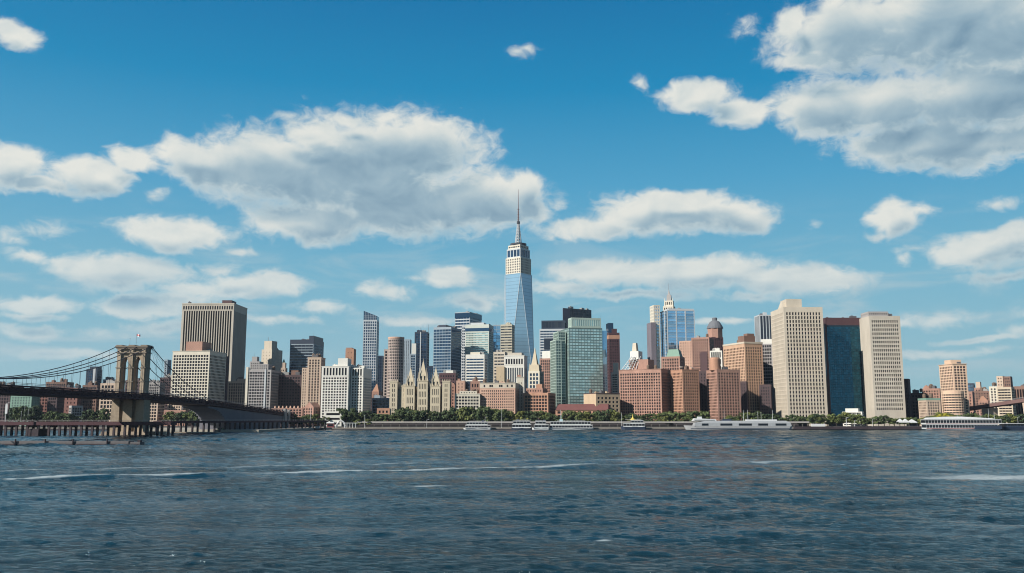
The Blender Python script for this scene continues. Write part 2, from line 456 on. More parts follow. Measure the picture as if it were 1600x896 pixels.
g_blue = glass('blue_glass', (.18, .33, .48), (.30, .46, .60), .5, .06, .85)
g_sky = glass('sky_glass', (.17, .35, .50), (.20, .38, .53), .5, .2, .62, wob=.0012)
def floor_glass(name, c, rough, metal):
    m, t, b = new_mat(name); tcn = t.n.new('ShaderNodeTexCoord'); sp_ = t.n.new('ShaderNodeSeparateXYZ'); t.l.new(tcn.outputs['Object'], sp_.inputs[0])
    ln_ = t.m('GREATER_THAN', t.m('FRACT', t.m('DIVIDE', sp_.outputs[2], 8.0)), .80)
    nz_ = t.noise(t.v('MULTIPLY', tcn.outputs['Object'], (1, 1, .5)), .03, 4, .5)
    f_ = t.m('MULTIPLY_ADD', ln_, -.22, t.m('MULTIPLY_ADD', nz_, .3, .88)); q_ = t.v('SCALE', c); t.put(q_.node.inputs[3], f_)
    t.l.new(q_, b.inputs['Base Color']); b.inputs['Roughness'].default_value = rough; b.inputs['Metallic'].default_value = metal
    return m
g_sky = floor_glass('faceted_glass', (.23, .38, .49), .18, .52)
g_black = glass('black_glass', (.012, .016, .026), (.05, .06, .075), .3, .1, .2)

T = lambda **k: k
exec_later = []
# ------------------------------------------------------------------ the skyline, left to right
# --- left of and behind the bridge
b = Bld('glass_tower', 'small dark blue glass block far behind the bridge cables, left of the bridge tower', 'far blue block', 1500, 135, 152, 160, 577, 'R', navy_w, g_navy, 3, 4, .8, .7, mode='all'); b.top('penthouse', 140, 154, 573)
b.top('stair_core', 146, 149.5, 575.5, silver, -0.4, 2, z0=0)
b = Bld('glass_tower', 'low blue-grey block touching the left edge of the bridge tower', 'low blue-grey block', 1520, 161, 179, 182, 593, 'R', bluegrey, g_navy, 4, 4, .7, .6, mode='all')
b = Bld('apartment_block', 'brown low-rise showing its flat roof just above the bridge deck near the cables', 'brown low-rise', 1250, 72, 104, 114, 597, 'R', brown, w_std, 3, 4, .5, .5, mode='all').clutter(4)
b = Bld('apartment_block', 'dark brown slab at the far left edge under the bridge deck', 'dark slab at far left', 1080, -30, 17, 22, 603, 'R', shade_brown, w_std, 4, 5, .45, .5, mode='all')
b = Bld('office_block', 'long pale green block seen low under the bridge deck at far left', 'pale green block', 1060, 17, 50, 58, 617, 'R', copper, w_mid, 4, 4, .35, .4, mode='all'); b.clutter(4, 3)
b = Bld('apartment_block', 'tan brick block with small square windows under the bridge deck', 'tan block under the deck', 1100, 56, 77, 82, 611, 'R', wall('shaded_brick', (.26, .13, .11), var=.3), w_warm, 4, 5, .5, .5, mode='all').clutter(2)  # brick darkened so the blocks under the deck look unlit
b = Bld('apartment_block', 'narrow dark grey slab between tan and reddish blocks under the deck', 'narrow dark slab', 1080, 75, 90, 94, 613, 'R', shade_brown, w_std, 3, 5, .5, .5, mode='all')
b = Bld('apartment_block', 'plain reddish brick block under the bridge deck midway to the tower', 'plain reddish block', 1150, 92, 122, 131, 606, 'R', wall('shaded_brick', (.26, .13, .11), var=.3), w_warm, 5, 6, .3, .35, mode='all')
b = Bld('office_block', 'small dark gridded building with a white left edge under the deck', 'small dark gridded building', 1020, 108, 112, 130, 634, 'L', grey, w_std, 3, 4, .7, .7, mode='all')
b = Bld('apartment_block', 'brown block under the deck, left neighbour of the bright balconied block', 'brown block by the tower', 1160, 129, 152, 158, 602, 'R', brown, w_warm, 3, 5, .5, .5, mode='all').clutter(2)
b = Bld('apartment_block', 'bright tan block with rows of balconies left against the bridge tower base', 'bright balconied block', 1120, 157, 180, 192, 599, 'R', tan, w_std, 5, 6, .55, .55, mode='all')
b = Bld('office_block', 'dark brown block seen through the right arch of the bridge tower', 'dark block behind arch', 1200, 196, 222, 234, 594, 'R', shade_brown, w_std, 4, 5, .5, .5, mode='all')
b = Bld('office_block', 'grey flat-roofed block just right of the bridge tower above the deck', 'grey block right of tower', 1180, 229, 250, 258, 598, 'R', grey, w_std, 3, 4, .5, .5, mode='all').clutter(2)
b = Bld('apartment_block', 'bright tan gridded block under the deck, right of the bridge tower', 'bright tan block', 1040, 228, 247, 258, 626, 'R', tan, w_std, 4, 4.5, .6, .55, mode='all')
b = Bld('lattice_tower', 'faint thin pale tower far behind the cables right of the bridge tower', 'thin pale tower', 1600, 257, 262, 265, 562, 'R', bluegrey, w_mid, 2.5, 3.5, .5, .5, mode='all')
b = Bld('apartment_block', 'dark grey block between thin pale tower and pale gridded building', 'dark grey block', 1250, 250, 268, 276, 590, 'R', shade_brown, w_std, 3, 4, .5, .5, mode='all')
b = Bld('apartment_block', 'low tan apartment block under the deck left of the green trees', 'low tan apartments', 1060, 262, 284, 296, 628, 'R', tan, w_std, 4, 4, .5, .5, mode='all')
b = Bld('apartment_block', 'low red brick building half hidden by trees under the bridge approach', 'low red building', 1030, 256, 290, 300, 641, 'R', brick, w_std, 4, 4, .4, .4, mode='all')
# striped tower
b = Bld('office_tower', 'very tall beige office slab with closely spaced vertical dark stripes and grey right side', 'tall striped slab', 1260, 285, 366, 386.5, 474, 'R', cream2, w_std, 3.9, 200, .5, 1.0, mt=11, mb=8, ms=2.5, d=1.2, mode='col', depth=60)
b.band(b.H-1.5, b.H-.2, cream2, 'parapet', .3)
m, pn = MB(), []
facade(m, pn, (b.off.x, b.off.y-.35, b.H-9.6), (1, 0, 0), b.W, 6.4, 3.9*.9, 6.4, .62, .8, 0, 0, 1, .24, 0); o = m.build('louvre_floor', cream2, b.root); mm = MB(); [pane_quad(mm, p) for p in pn]; mm.build('louvres', w_std, o)
b.top('penthouse', 347, 362, 469.5, maroon, 15, 35); b.clutter(3, 5); b.mast(330, 470)
# pale gridded building
b = Bld('office_tower', 'pale building with dense square window grid and dark shaded right side, brick penthouse on top', 'pale gridded building', 1080, 270, 328, 354, 549, 'R', pale, w_std, 3.6, 4.6, .6, .55, mt=4, mode='each', depth=45)
b.top('penthouse', 290, 315.5, 534, brick, 6, 30); b.clutter(5, 2); b.cornice(.8, .4)
b = Bld('apartment_block', 'dark brown windowless-looking slab behind the pale gridded building', 'dark slab', 1180, 330, 340, 358, 556, 'R', shade_brown, w_std, 4, 5, .3, .4, mode='all')
b = Bld('apartment_block', 'tan mid-rise with vertical brick bays below the tall striped slab', 'tan mid-rise', 1130, 356, 384, 392, 596, 'R', tan, w_std, 3.2, 4.4, .5, .55, mode='each').clutter(4)
b.top('penthouse', 370, 383, 592, tan)
# ornate grey building
b = Bld('office_tower', 'grey-tan building with stepped ornate crown and dark right side, right of the striped slab', 'ornate grey building', 1060, 385, 424, 440, 578, 'R', grey, w_std, 3.4, 4.4, .62, .5, mode='each', depth=40, mt=2)
b.top('crown_block', 390, 405, 565, grey, 1, 16, win=(3, 4, .5, .5, 1, .5)); b.top('turret', 393, 401, 557.5, grey, 4, 12, z0=b.H+8); b.top('crown_block', 404, 419, 569, grey, 1, 16, win=(3, 4, .5, .5, 1, .5))
b.top('corner_pier', 384.5, 388, 574, pale, -.8, 3, z0=0); b.top('corner_pier', 413.5, 416, 577, silver, -.8, 3, z0=0)
b.clutter(4, 8); b.mast(397, 552)
b = Bld('apartment_block', 'wide dark brown apartment block in shade behind the low red brick row', 'wide dark block', 1090, 434, 471, 476, 586, 'R', shade_brown, w_std, 3.6, 4.5, .5, .45, mode='each').clutter(5)
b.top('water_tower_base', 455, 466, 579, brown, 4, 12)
b = Bld('office_tower', 'cream stepped tower with grey right side and small rooftop finial', 'cream stepped tower', 1380, 409, 425, 441.5, 546, 'R', cream, w_mid, 5, 5, .12, .3, mode='all', depth=30)
b.top('upper_block', 412.5, 424.5, 533, cream, 1, 16); b.mast(418.5, 527, .8)
b = Bld('clock_tower', 'slim tan tower with domed pinnacle between cream tower and dark glass building', 'slim tan tower', 1300, 438, 446, 448, 575, 'R', tan, w_std, 3, 4, .4, .5, mode='all', depth=12)
b.top('lantern', 439.5, 445.5, 567, tan, 1, 8); b.top('pinnacle', 440.5, 444.5, 561, copper, 2, 7, z0=b.H+7, k=.1)
b = Bld('office_tower', 'black glass office tower with thin white horizontal floor lines', 'black glass tower', 1320, 453.5, 490, 506, 531, 'R', bluegrey, g_black, 6, 4.4, .98, .72, mt=7, ms=.6, mode='row', depth=50)
b.band(b.H-6.2, b.H+.3, navy_w, 'roof_band'); b.top('penthouse', 483, 493, 525, navy_w); b.mast(490, 520)
b = Bld('apartment_tower', 'slender tan-pink brick tower with vertical bays, left of the white building', 'slender tan-pink tower', 1070, 481, 502, 504, 559, 'R', tan, w_warm, 3.5, 4.2, .45, .55, mode='each', depth=24, d=.7)
b.cornice(.8, .3); b.clutter(2)
b.top('lower_wing', 472.5, 481.2, 575, tan, 1.5, 20, z0=0, win=(3, 4.2, .4, .55, 1, 5))
b = Bld('brick_building', 'low red brick row with many dormers between trees and dark block', 'low red brick row', 1005, 424, 473, 476, 638, 'R', brick, w_std, 3.6, 4, .5, .5, mt=1, mb=2, mode='each', depth=16)
for px in range(428, 473, 6): b.top('dormer', px, px+2.5, 634.5, salmon, .6, 4, k=.5)
b = Bld('brick_building', 'red gabled brick house at the right end of the dormered row', 'gabled brick house', 1000, 473, 490, 504, 636, 'R', brick, w_std, 4, 4, .4, .5, mt=1, mb=2, mode='all', depth=16); b.top('gable', 476, 490, 629, brick, 1, 14, k=.1, ky=1)
# white twin slab
b = Bld('apartment_tower', 'bright white concrete slab with square black windows, left of its two volumes', 'white twin slab', 1000, 503, 545, 547, 573, 'R', white, w_std, 4.35, 4.2, .5, .5, mt=11.5, mb=6, mode='each', depth=34, rot=4)
m, pn = MB(), []
facade(m, pn, (b.off.x, b.off.y-.3, b.H-10.5), (1, 0, 0), b.W, 9.8, 5.0*.714, 9.8, .6, .84, 0, 0, 1.5, .22, 0); o = m.build('top_floor', white, b.root); mm = MB(); [pane_quad(mm, p) for p in pn]; mm.build('tall_windows', w_std, o)
b.top('step_block', 528, 543, 560, white, 3, 20); b.clutter(4, 4); b.cornice(.7, .4)
b2 = Bld('apartment_tower', 'white concrete wing with grey-blue shaded right side, behind trees beside the white slab', 'white right wing', 1006, 548.5, 568, 581, 575, 'R', white, w_std, 4.35, 4.2, .5, .5, mt=10.5, mb=6, mode='each', depth=34)
m, pn = MB(), []
facade(m, pn, (b2.off.x, b2.off.y-.3, b2.H-9.6), (1, 0, 0), b2.W, 9, 3.4, 9, .6, .84, 0, 0, 1.2, .22, 0); o = m.build('top_floor', white, b2.root); mm = MB(); [pane_quad(mm, p) for p in pn]; mm.build('tall_windows', w_std, o)
b2.clutter(4, 9)
b3 = Bld('brick_building', 'orange brick lift tower rising behind the two white slabs', 'orange brick core', 1060, 540, 553, 556.5, 545, 'R', brick_o, w_std, 6, 8, .2, .2, mode='all', depth=14)
b3.top('penthouse', 541, 550, 543.5, brick)
b = Bld('office_block', 'grey recessed link between the two white slabs', 'grey link', 1030, 544, 551, 552, 576, 'R', bluegrey, w_std, 3, 4, .5, .5, mode='all', depth=10)
b = Bld('podium_building', 'low white podium with flat canopy at the foot of the white slab', 'white podium', 990, 507, 534, 536, 643, 'R', white, w_std, 20, 8, .9, .35, mt=.5, mb=.5, mode='all', depth=10)
# sliver
b = Bld('glass_tower', 'slim pale glass tower with a slanted top, tallest left of centre', 'slim slanted tower', 1420, 568, 589, 592.5, 500, 'R', silver, g_navy, 3.3, 4.4, .55, .6, mode='row', depth=24, ms=.3, d=.3)
x0, x1, y0, y1 = b.off.x, -b.off.x, b.off.y, -b.off.y; zl, zr = b.lz(486, 0, 569), b.lz(494, 0, 589)
m = MB(); m.loft([[(x0, y0, b.H), (x1, y0, b.H), (x1, y1, b.H), (x0, y1, b.H)], [(x0, y0, zl), (x1, y0, zr), (x1, y1, zr), (x0, y1, zl)]]); m.build('slanted_screen', g_navy, b.root)
m = MB()
for q in range(1, 8): m.box(x0+q*(x1-x0)/8-.15, x0+q*(x1-x0)/8+.15, y0-.12, y0-.02, b.H, b.H+(zl-b.H)*(1-q/8)+(zr-b.H)*q/8)
for z in (b.H+3, b.H+6.2): m.box(x0, x1, y0-.14, y0-.01, z-.2, z+.2)
m.build('screen_frame', silver, b.root)
# under the sliver
b = Bld('office_tower', 'narrow dark blue slab squeezed between slim slanted tower and round brown tower', 'narrow dark blue slab', 1500, 590, 598, 600, 556, 'R', navy_w, g_navy, 3, 4.5, .8, .6, mode='all')
b = Bld('brick_building', 'red pointed brick roof peeping up beside the white wing', 'pointed brick roof', 1150, 581, 592, 597, 612, 'R', brick, w_std, 4, 5, .3, .3, mode='all'); b.top('roof', 581.5, 595, 600, brick_o, .5, 16, k=.12)
b = Bld('glass_building', 'low navy glass building with white grid lines behind the trees', 'low navy building', 1060, 581, 609, 611, 622, 'R', bluegrey, g_black, 5, 5, .9, .85, mode='row', mb=2)
b = Bld('brick_building', 'low orange brick house among the trees beneath the low navy building', 'low orange house', 1004, 589, 609, 610, 638, 'R', brick_o, w_std, 5, 5, .4, .5, mode='all', depth=14)
# round tower
def round_tower(label, short, Y, xl, xr, top, mat, gm, bay, flo, fw, fh, name='round_tower', mt=3, n=24):
    cx = (xl+xr)/2; r = (xr-xl)/2/FPX*Y; C = at(cx, top, Y); H = C.z-GZ
    t = thing(name, (C.x, Y+r, GZ), 0, label, 'building'); wm, pn = MB(), []
    L = 2*r*math.sin(math.pi/n)
    for k in range(n):
        a0, a1 = 2*math.pi*k/n, 2*math.pi*(k+1)/n
        p0, p1 = Vector((r*math.cos(a0), r*math.sin(a0), 0)), Vector((r*math.cos(a1), r*math.sin(a1), 0))
        facade(wm, pn, p0, (p1-p0).normalized(), L, H, bay*Y/FPX, flo*Y/FPX, fw, fh, mt, 5, 0, .5, 0)
    wm.poly([(r*math.cos(2*math.pi*k/n), r*math.sin(2*math.pi*k/n), H) for k in range(n)])
    wm.build('wall', mat, t)
    rows = {}
    for p in pn: rows.setdefault(p[1], []).append(p)
    for ps in rows.values(): mm = MB(); [pane_quad(mm, p) for p in ps]; mm.build('window_band', gm, t)
    BLD.append((xl, xr, Y, short, top)); return t, r, H
t, r, H = round_tower('round brown-and-white gridded tower with a thick rim at the top', 'round brown tower', 1320, 605, 630, 527, wall('brown_white', (.45, .37, .33)), w_std, 4.5, 4.6, .62, .62)
m = MB(); m.lathe(0, 0, [(r+.4, H-2), (r+.4, H+.6)], 24); m.build('rim', salmon, t)
b = Bld('office_tower', 'brown shoulder block attached left of the round gridded tower', 'brown shoulder', 1330, 600, 607, 608, 546, 'R', wall('brown_white', (.45, .37, .33)), w_std, 3.5, 4.6, .5, .5, mode='all')
b = Bld('office_tower', 'pale blue-grey flat slab right of the round tower', 'pale blue-grey slab', 1400, 630, 641, 642, 530.5, 'R', bluegrey, w_mid, 3, 5, .25, .9, mode='all', d=.2)
b = Bld('office_tower', 'white-topped narrow block with teal glass below, before the dark antenna tower', 'white-topped narrow block', 1380, 641, 650, 652, 553, 'R', bluegrey, g_navy, 3, 4, .8, .6, mode='all'); b.top('white_cap', 643, 652, 537, white, 1, 14)
b = Bld('glass_tower', 'dark blue glass tower with a small roof antenna, vertical seam in its front', 'dark antenna tower', 1450, 648, 668, 671, 519, 'R', navy_w, g_navy, 4, 4, .85, .6, mode='row'); b.mast(657.5, 512, .7); b.top('vertical_fin', 656.5, 658, 519, silver, -.5, .3, z0=0); b.mast(669.5, 507, .35)
b = Bld('office_block', 'low dark blue block in the gap left of the navy glass tower', 'low dark blue block', 1380, 668, 680, 682, 572, 'R', navy_w, g_navy, 3, 4, .8, .6, mode='all')
b = Bld('glass_tower', 'broad navy glass tower with horizontal floor lines and small rooftop box', 'broad navy tower', 1330, 677.5, 705, 721, 511, 'R', bluegrey, g_navy, 4.5, 4.6, .93, .74, mode='row', ms=.3, mt=3, depth=42, d=.3)
b.top('penthouse', 686, 697, 508, navy_w); b.clutter(2)
b = Bld('brick_building', 'dark red-brown low block at the foot of the broad navy tower', 'dark red-brown block', 1130, 686, 712, 716, 583, 'R', maroon, w_std, 4, 5, .4, .4, mode='all').clutter(4, 6)
b.top('billboard', 697, 708, 579, white, 1, 2)
b = Bld('office_tower', 'pale ribbed tower with octagonal dark glass top behind the green-white office slab', 'pale ribbed tower', 1520, 711, 734, 752.5, 488, 'R', silver, g_navy, 5, 4.6, .95, .5, mode='row', ms=.4, depth=50)
b.band(b.H-9, b.H-.8, g_navy, 'glass_crown', .3); b.cornice(.5, .4, mat=silver)
b = Bld('office_tower', 'green-white office slab with fine horizontal bands and dark top edge', 'green-white slab', 1390, 727, 764, 771, 507, 'R', wall('green_white', (.60, .64, .58)), g_green, 5, 3.6, .98, .42, mt=12, mode='row', depth=30)
b.band(b.H-10.5, b.H-5.5, g_navy, 'glass_crown', .2); b.top('side_tower', 721.5, 727.5, 510, silver, 1, 20, z0=0, win=(3, 4.4, .8, .55, 1, 5), glass_m=g_navy); b.top('penthouse', 735, 756, 504.5, silver, 4, 20)
b.top('corner_shaft', 764, 767, 506, navy_w, 2, 12)
b = Bld('office_block', 'lower white office block with ribbon windows in front of the green-white slab', 'lower white block', 1240, 727.5, 757, 762, 554, 'R', white, g_navy, 6, 4.4, .98, .42, mode='row', mt=5, depth=24)
b.top('penthouse', 735, 750, 550.5, pale, 3, 14); b.clutter(3, 2)
b = Bld('glass_tower', 'narrow sky-blue glass tower beside a tan banded slab', 'sky-blue tower', 1560, 770, 781.5, 783, 508, 'R', bluegrey, g_blue, 5, 5, .95, .9, mode='skin', ms=.2, d=.1)
b = Bld('office_tower', 'tan slab with horizontal bands partly behind the tallest tower', 'tan banded slab', 1540, 782, 800, 804, 507, 'R', wall('khaki', (.50, .46, .36)), w_mid, 6, 4.2, .97, .35, mode='row', ms=.4)
b = Bld('office_block', 'beige banded block left of the white arched building', 'beige banded block', 1290, 771, 789, 793, 550, 'R', cream, w_mid, 5, 5, .9, .35, mode='row').clutter(3, 3)
b = Bld('office_block', 'plain tan windowless box standing above the salmon brick building', 'plain tan box', 1080, 775.5, 788, 790, 573, 'R', wall('ochre', (.55, .44, .30)), w_std, 30, 30, .05, .05, mode='all', depth=14)
b = Bld('office_building', 'white building with a row of arched dark windows at the top and vertical ribs', 'white arched building', 1210, 788, 819, 824, 556, 'R', white, w_mid, 3.6, 30, .5, .82, mt=14, mb=4, mode='col', depth=26)
m, pn = MB(), []
facade(m, pn, (b.off.x, b.off.y-.3, b.H-12.5), (1, 0, 0), b.W, 9.5, 3.7, 9.5, .66, .76, 0, 0, 1.2, .22, 0); o = m.build('arcade', white, b.root); mm = MB(); [pane_quad(mm, p) for p in pn]; mm.build('arcade_windows', w_std, o)
b.cornice(.8, .5); b.top('attic', 793, 815, 551.5, cream2, 3, 20); b.clutter(4, 1)
# gothic twin towers
Y = 1005; C = at(655, 640, Y)
t = thing('gothic_building', (C.x, Y+14, GZ), 0, 'cream gothic stone building with three pointed spires rising from the tree line', 'building')
BLD.append((608, 703, Y, 'cream gothic building', 560))
kx = Y/FPX
def gx(px, py=600): return at(px, py, Y).x-C.x
def gz(py): return at(655, py, Y).z-GZ
for (a, b_, ty, sp, dy) in ((609, 621, 597, None, 0), (621, 628, 612, None, 8), (626, 633.5, 604, None, 3), (633.5, 648, 604, 573, 0), (648, 652.5, 622, None, 8), (652.5, 668.5, 596, 562, -1.5), (668.5, 672.5, 622, None, 8), (672.5, 688, 604, 573, 0), (688, 691, 618, None, 8), (691, 703, 597, None, 0)):
    x0, x1, H = gx(a), gx(b_), gz(ty); m, pn = MB(), []; y0 = -14+dy
    dark = dy == 8
    for fi, (o_, u_, L_) in enumerate((((x0, y0, 0), (1, 0, 0), x1-x0), ((x1, y0, 0), (0, 1, 0), 14-y0), ((x0, 14, 0), (0, -1, 0), 14-y0))):
        facade(m, pn, o_, u_, L_, H, 2.0 if sp else 2.6, 8.5 if sp else 5, .42, .7, 1.5, 5, 1.2 if sp else 2.2, .7, fi)
    m.poly([(x1, 14, 0), (x0, 14, 0), (x0, 14, H), (x1, 14, H)]); m.poly([(x0, y0, H), (x1, y0, H), (x1, 14, H), (x0, 14, H)])
    o = m.build('recessed_wing' if dark else ('spired_tower' if sp else 'flat_tower'), gothic, t)
    mm = MB(); [pane_quad(mm, p) for p in pn]; mm.build('windows', w_mid, o, kind='stuff')
    m = MB(); m.box(x0-.3, x1+.3, y0-.3, y0+12, H-.3, H+.7)
    for q in range(5):
        xx = x0+(x1-x0)*q/4; m.frus(xx-.5, xx+.5, y0-.4, y0+.6, H+.7, H+3.2, .2)
    m.build('parapet', gothic, o)
    if sp:
        zs = gz(sp); cx = (x0+x1)/2; w_ = (x1-x0)
        m = MB(); m.frus(cx-w_*.36, cx+w_*.36, y0+1.2, y0+1.2+w_*.72, H, H+(zs-H)*.30, .92)
        m.frus(cx-w_*.31, cx+w_*.31, y0+1.6, y0+1.6+w_*.62, H+(zs-H)*.30, zs-2, .12)
        m.frus(cx-.35, cx+.35, y0+1.6+w_*.31-.35, y0+1.6+w_*.31+.35, zs-3.5, zs+1.5, .2)
        for sx in (-1, 1):
            for q, hh in ((.44, .42), (.33, .62)):
                m.frus(cx+sx*w_*q-.6, cx+sx*w_*q+.6, y0+.3, y0+1.5, H, H+(zs-H)*hh, .15)
        sp_o = m.build('spire', gothic, o)
        m = MB()
        for sx in (-.17, .17): m.box(cx+sx*w_-.55, cx+sx*w_+.55, y0+1.0, y0+1.19, H+1.5, H+(zs-H)*.24)
        m.build('belfry_opening', w_std, sp_o)
# brick group right of gothic
b = Bld('brick_building', 'small red brick house squeezed right of the gothic building', 'small red house', 1120, 701, 711, 713, 601, 'R', brick, w_std, 4, 5, .4, .4, mode='all').clutter(1)
b = Bld('brick_building', 'reddish narrow brick tower above the low beige building', 'reddish narrow tower', 1100, 713, 726, 728, 595, 'R', salmon, w_std, 4, 5, .25, .4, mode='all'); b.top('penthouse', 715, 719, 592, brick)
b = Bld('office_block', 'navy block painted as the shadow between two small brick buildings', 'shadowed block', 1140, 725, 736, 738, 597, 'R', navy_w, w_std, 4, 5, .4, .4, mode='all')  # navy wall colour stands in for the shadow between its neighbours
b = Bld('brick_building', 'brick block with three tall windows left of the salmon building', 'brick block with tall windows', 1090, 735, 750, 751, 596, 'R', brick, w_std, 4, 8, .4, .5, mode='all').clutter(2, 4)
b = Bld('office_building', 'low beige stone building with big paired windows left of the salmon brick', 'low beige building', 1010, 710.5, 750, 751, 616, 'R', pale, w_std, 4.4, 4.6, .62, .5, mt=2, mode='each', depth=24)
b.top('attic', 718, 745, 611.5, pale, 2, 14, win=(4, 4, .4, .5, .4, .4)); b.clutter(5, 3); b.cornice(.6, .3)
b = Bld('office_building', 'large salmon pink brick building with a cream top storey and many small windows', 'salmon brick building', 1010, 750, 805, 811.5, 599, 'R', salmon, w_std, 2.75, 4.4, .42, .48, mt=7, mb=4, mode='each', depth=36)
b.band(b.H-5.5, b.H+.3, cream, 'top_storey', .25)
m = MB()
for q in (757, 766, 769, 781, 784, 793, 800):
    x = b.lx(q); m.box(x+b.off.x-.9, x+b.off.x+.9, b.off.y-.32, b.off.y-.2, b.H-4.3, b.H-1.7)
m.build('attic_windows', w_std, b.root, kind='stuff'); b.cornice(.7, .6, mat=cream); b.clutter(5, 6)
b = Bld('stone_tower', 'slim pale stone tower between salmon and orange brick buildings', 'slim pale stone tower', 1040, 807.5, 818, 819.5, 590, 'R', pale, w_std, 3.6, 4.6, .22, .5, mode='all', depth=18, mt=5)
b.top('cap', 808.5, 814, 586, brick, 1, 8); b.cornice(.8, .5)
b = Bld('brick_building', 'orange brick warehouse with wide square windows beside the slim stone tower', 'orange brick warehouse', 1015, 818, 856.5, 868, 614, 'R', brick_o, w_warm, 4.6, 4.7, .58, .55, mt=2.5, mb=3, mode='each', depth=30)
b.clutter(3, 7); b.top('upper_storey', 822, 848, 607, brick, 5, 22, win=(4.5, 5, .4, .5, .8, .5)); b.top('chimney_block', 838, 847, 600.5, brick_o, 8, 18)
# gothic pinnacle
b = Bld('pinnacle_tower', 'white tower with steep pale pyramid spire between the tallest tower and brown grid block', 'white spire tower', 1130, 825.5, 843, 849.5, 580, 'R', pale, g_navy, 4.5, 6, .5, .55, mode='all', depth=18)
b.top('shoulder', 828, 841, 570, gothic, 1, 13); b.top('spire', 829.5, 839.5, 543, gothic, 2, 10, k=.04, z0=b.H+5)
for q in (827, 841.5): b.top('pinnacle', q-.9, q+.9, 568, gothic, .5, 2.5, k=.1)
b = Bld('apartment_tower', 'brown gridded tower with plain white cap left of the big green glass building', 'white-capped brown tower', 1220, 843, 862, 872, 560, 'R', brick, w_std, 3.2, 4.2, .5, .55, mode='all', depth=26); b.top('white_cap', 847, 864, 548.5, white, 1, 20)
b = Bld('office_tower', 'office tower with a black top band, pale ribbons and one large dark window panel', 'black-banded tower', 1480, 843, 883, 886, 514, 'R', silver, g_navy, 5, 4.2, .97, .4, mode='row', depth=50)
b.top('dark_top', 846, 890, 501, navy_w, 2, 40, win=(5, 11, .95, .8, 1, 1), glass_m=g_black); b.top('dark_panel', 850, 866, 529, g_black, -.5, .3, z0=b.lz(546))
b = Bld('office_tower', 'navy box tower with purplish left edge, highest behind the green glass building', 'navy box tower', 1650, 879, 890, 924, 482, 'L', navy_w, g_black, 5, 5, .9, .9, mode='all', depth=22, mt=1)
b.top('left_pier', 879.5, 890.5, 482, wall('purple_grey', (.20, .18, .21)), -.6, .2, z0=0)
# big green glass
b = Bld('glass_building', 'large green glass office building with sloping left shoulder and fine floor lines', 'big green glass building', 1085, 876, 889, 941, 512, 'L', wall('green_spandrel', (.13, .19, .18), .4), g_green, 5, 4.35, .97, .70, mode='row', ms=.3, mt=1, mb=4, depth=36, d=.25)
b.top('roof_screen', 893, 939, 497, greenmetal, 1.2, 16, win=(3.5, 12, .6, .7, .6, .6), glass_m=g_green)
b.top('roof_plant', 903, 936, 502, navy_w, 17, 30)
b.mast(910, 495); b.mast(938, 493)
b.top('blue_edge', 941, 948, 517, g_blue, 1, 26, z0=0); 
b.top('stepped_shoulder', 868, 877, 531, greenmetal, 5, 30, z0=0, win=(4, 4.35, .95, .8, 1, 4), glass_m=glass('green_dark', (.06, .10, .10), (.14, .19, .18), .4, .15, .5)); b.top('stepped_shoulder', 872, 884, 518, greenmetal, 8, 30, z0=0, win=(4, 4.35, .95, .8, 1, 4), glass_m=MATS['green_dark'])
b = Bld('brick_tower', 'dark maroon tower with orange band and blue box on its roof', 'dark maroon tower', 1290, 945, 951, 968, 520, 'L', maroon, w_std, 3.4, 4.5, .45, .45, mode='all', depth=26)
b.band(b.H-9, b.H-3.5, brick_o, 'orange_band', .2); b.top('roof_box', 944.5, 958.5, 505, g_navy, 3, 18); b.top('roof_step', 956, 964, 514, maroon, 2, 14)
b = Bld('office_block', 'small beige striped block with plain top below the dark maroon tower', 'small beige striped block', 1120, 955, 966, 968, 582, 'R', pale, w_std, 5, 3.6, .9, .4, mode='all'); b.top('plain_cap', 958, 966, 567, pale, 1, 12)
b = Bld('office_building', 'low tan stone building with windowless lit left side and small punched windows', 'low tan building', 1010, 912, 931, 968.5, 615, 'L', wall('warm_tan', (.58, .44, .30)), w_std, 6.3, 5.8, .42, .45, mt=3, mb=3, mode='each', depth=30, sides=False)
b.cornice(.6, .3, mat=maroon); b.clutter(4, 2)
b = Bld('market_hall', 'long low dark red roofed hall behind the trees', 'long low red hall', 1003, 868, 951, 955, 641, 'R', brick_o, w_std, 8, 6, .5, .5, mt=.5, mb=.5, mode='all', depth=20)
b.top('roof', 868.5, 954, 631.5, wall('dark_red_roof', (.17, .07, .065)), -.8, 18, k=.97, ky=.2)
# brick estate
b = Bld('brick_apartment_block', 'broad red brick block with dense grid and lattice roof frame, leftmost of the three', 'broad brick block', 1015, 967, 1033, 1048, 577, 'R', brick, w_warm, 3.3, 4.5, .52, .5, mt=3.5, mb=4, mode='each', depth=30)
b.top('upper_block', 983, 1013, 562, brick, 8, 26); b.cornice(.6, .4); b.clutter(5, 3)
m = MB()
for q in range(5):
    xa, xb = b.lx(970+q*5)+b.off.x, b.lx(984+q*3)+b.off.x; m.tube((xa, b.off.y+2+q, b.H), (xb, b.off.y+6+q, b.H+16), .45)
for q in range(6):
    z = b.H+1+q*2.6; xa = b.lx(970+q*2.4)+b.off.x; m.tube((xa, b.off.y+3, z), (xa+11-q*.6, b.off.y+5, z+1), .35)
m.build('lattice_frame', silver, b.root)
b.top('white_pyramid', 985, 998, 549, white, 8, 20, z0=b.H+9); b.top('white_cap', 986.5, 995.5, 536, cream, 10, 18, z0=b.H+14, k=.55)
b = Bld('brick_apartment_block', 'brown brick block with a green copper roof behind the front brick blocks', 'green-roofed brick block', 1150, 1033, 1062, 1070, 557, 'R', brick, w_warm, 3.6, 4.8, .45, .5, mode='all', depth=26).clutter(3)
b.top('copper_roof', 1041, 1064, 546, copper, 2, 18, k=.7)
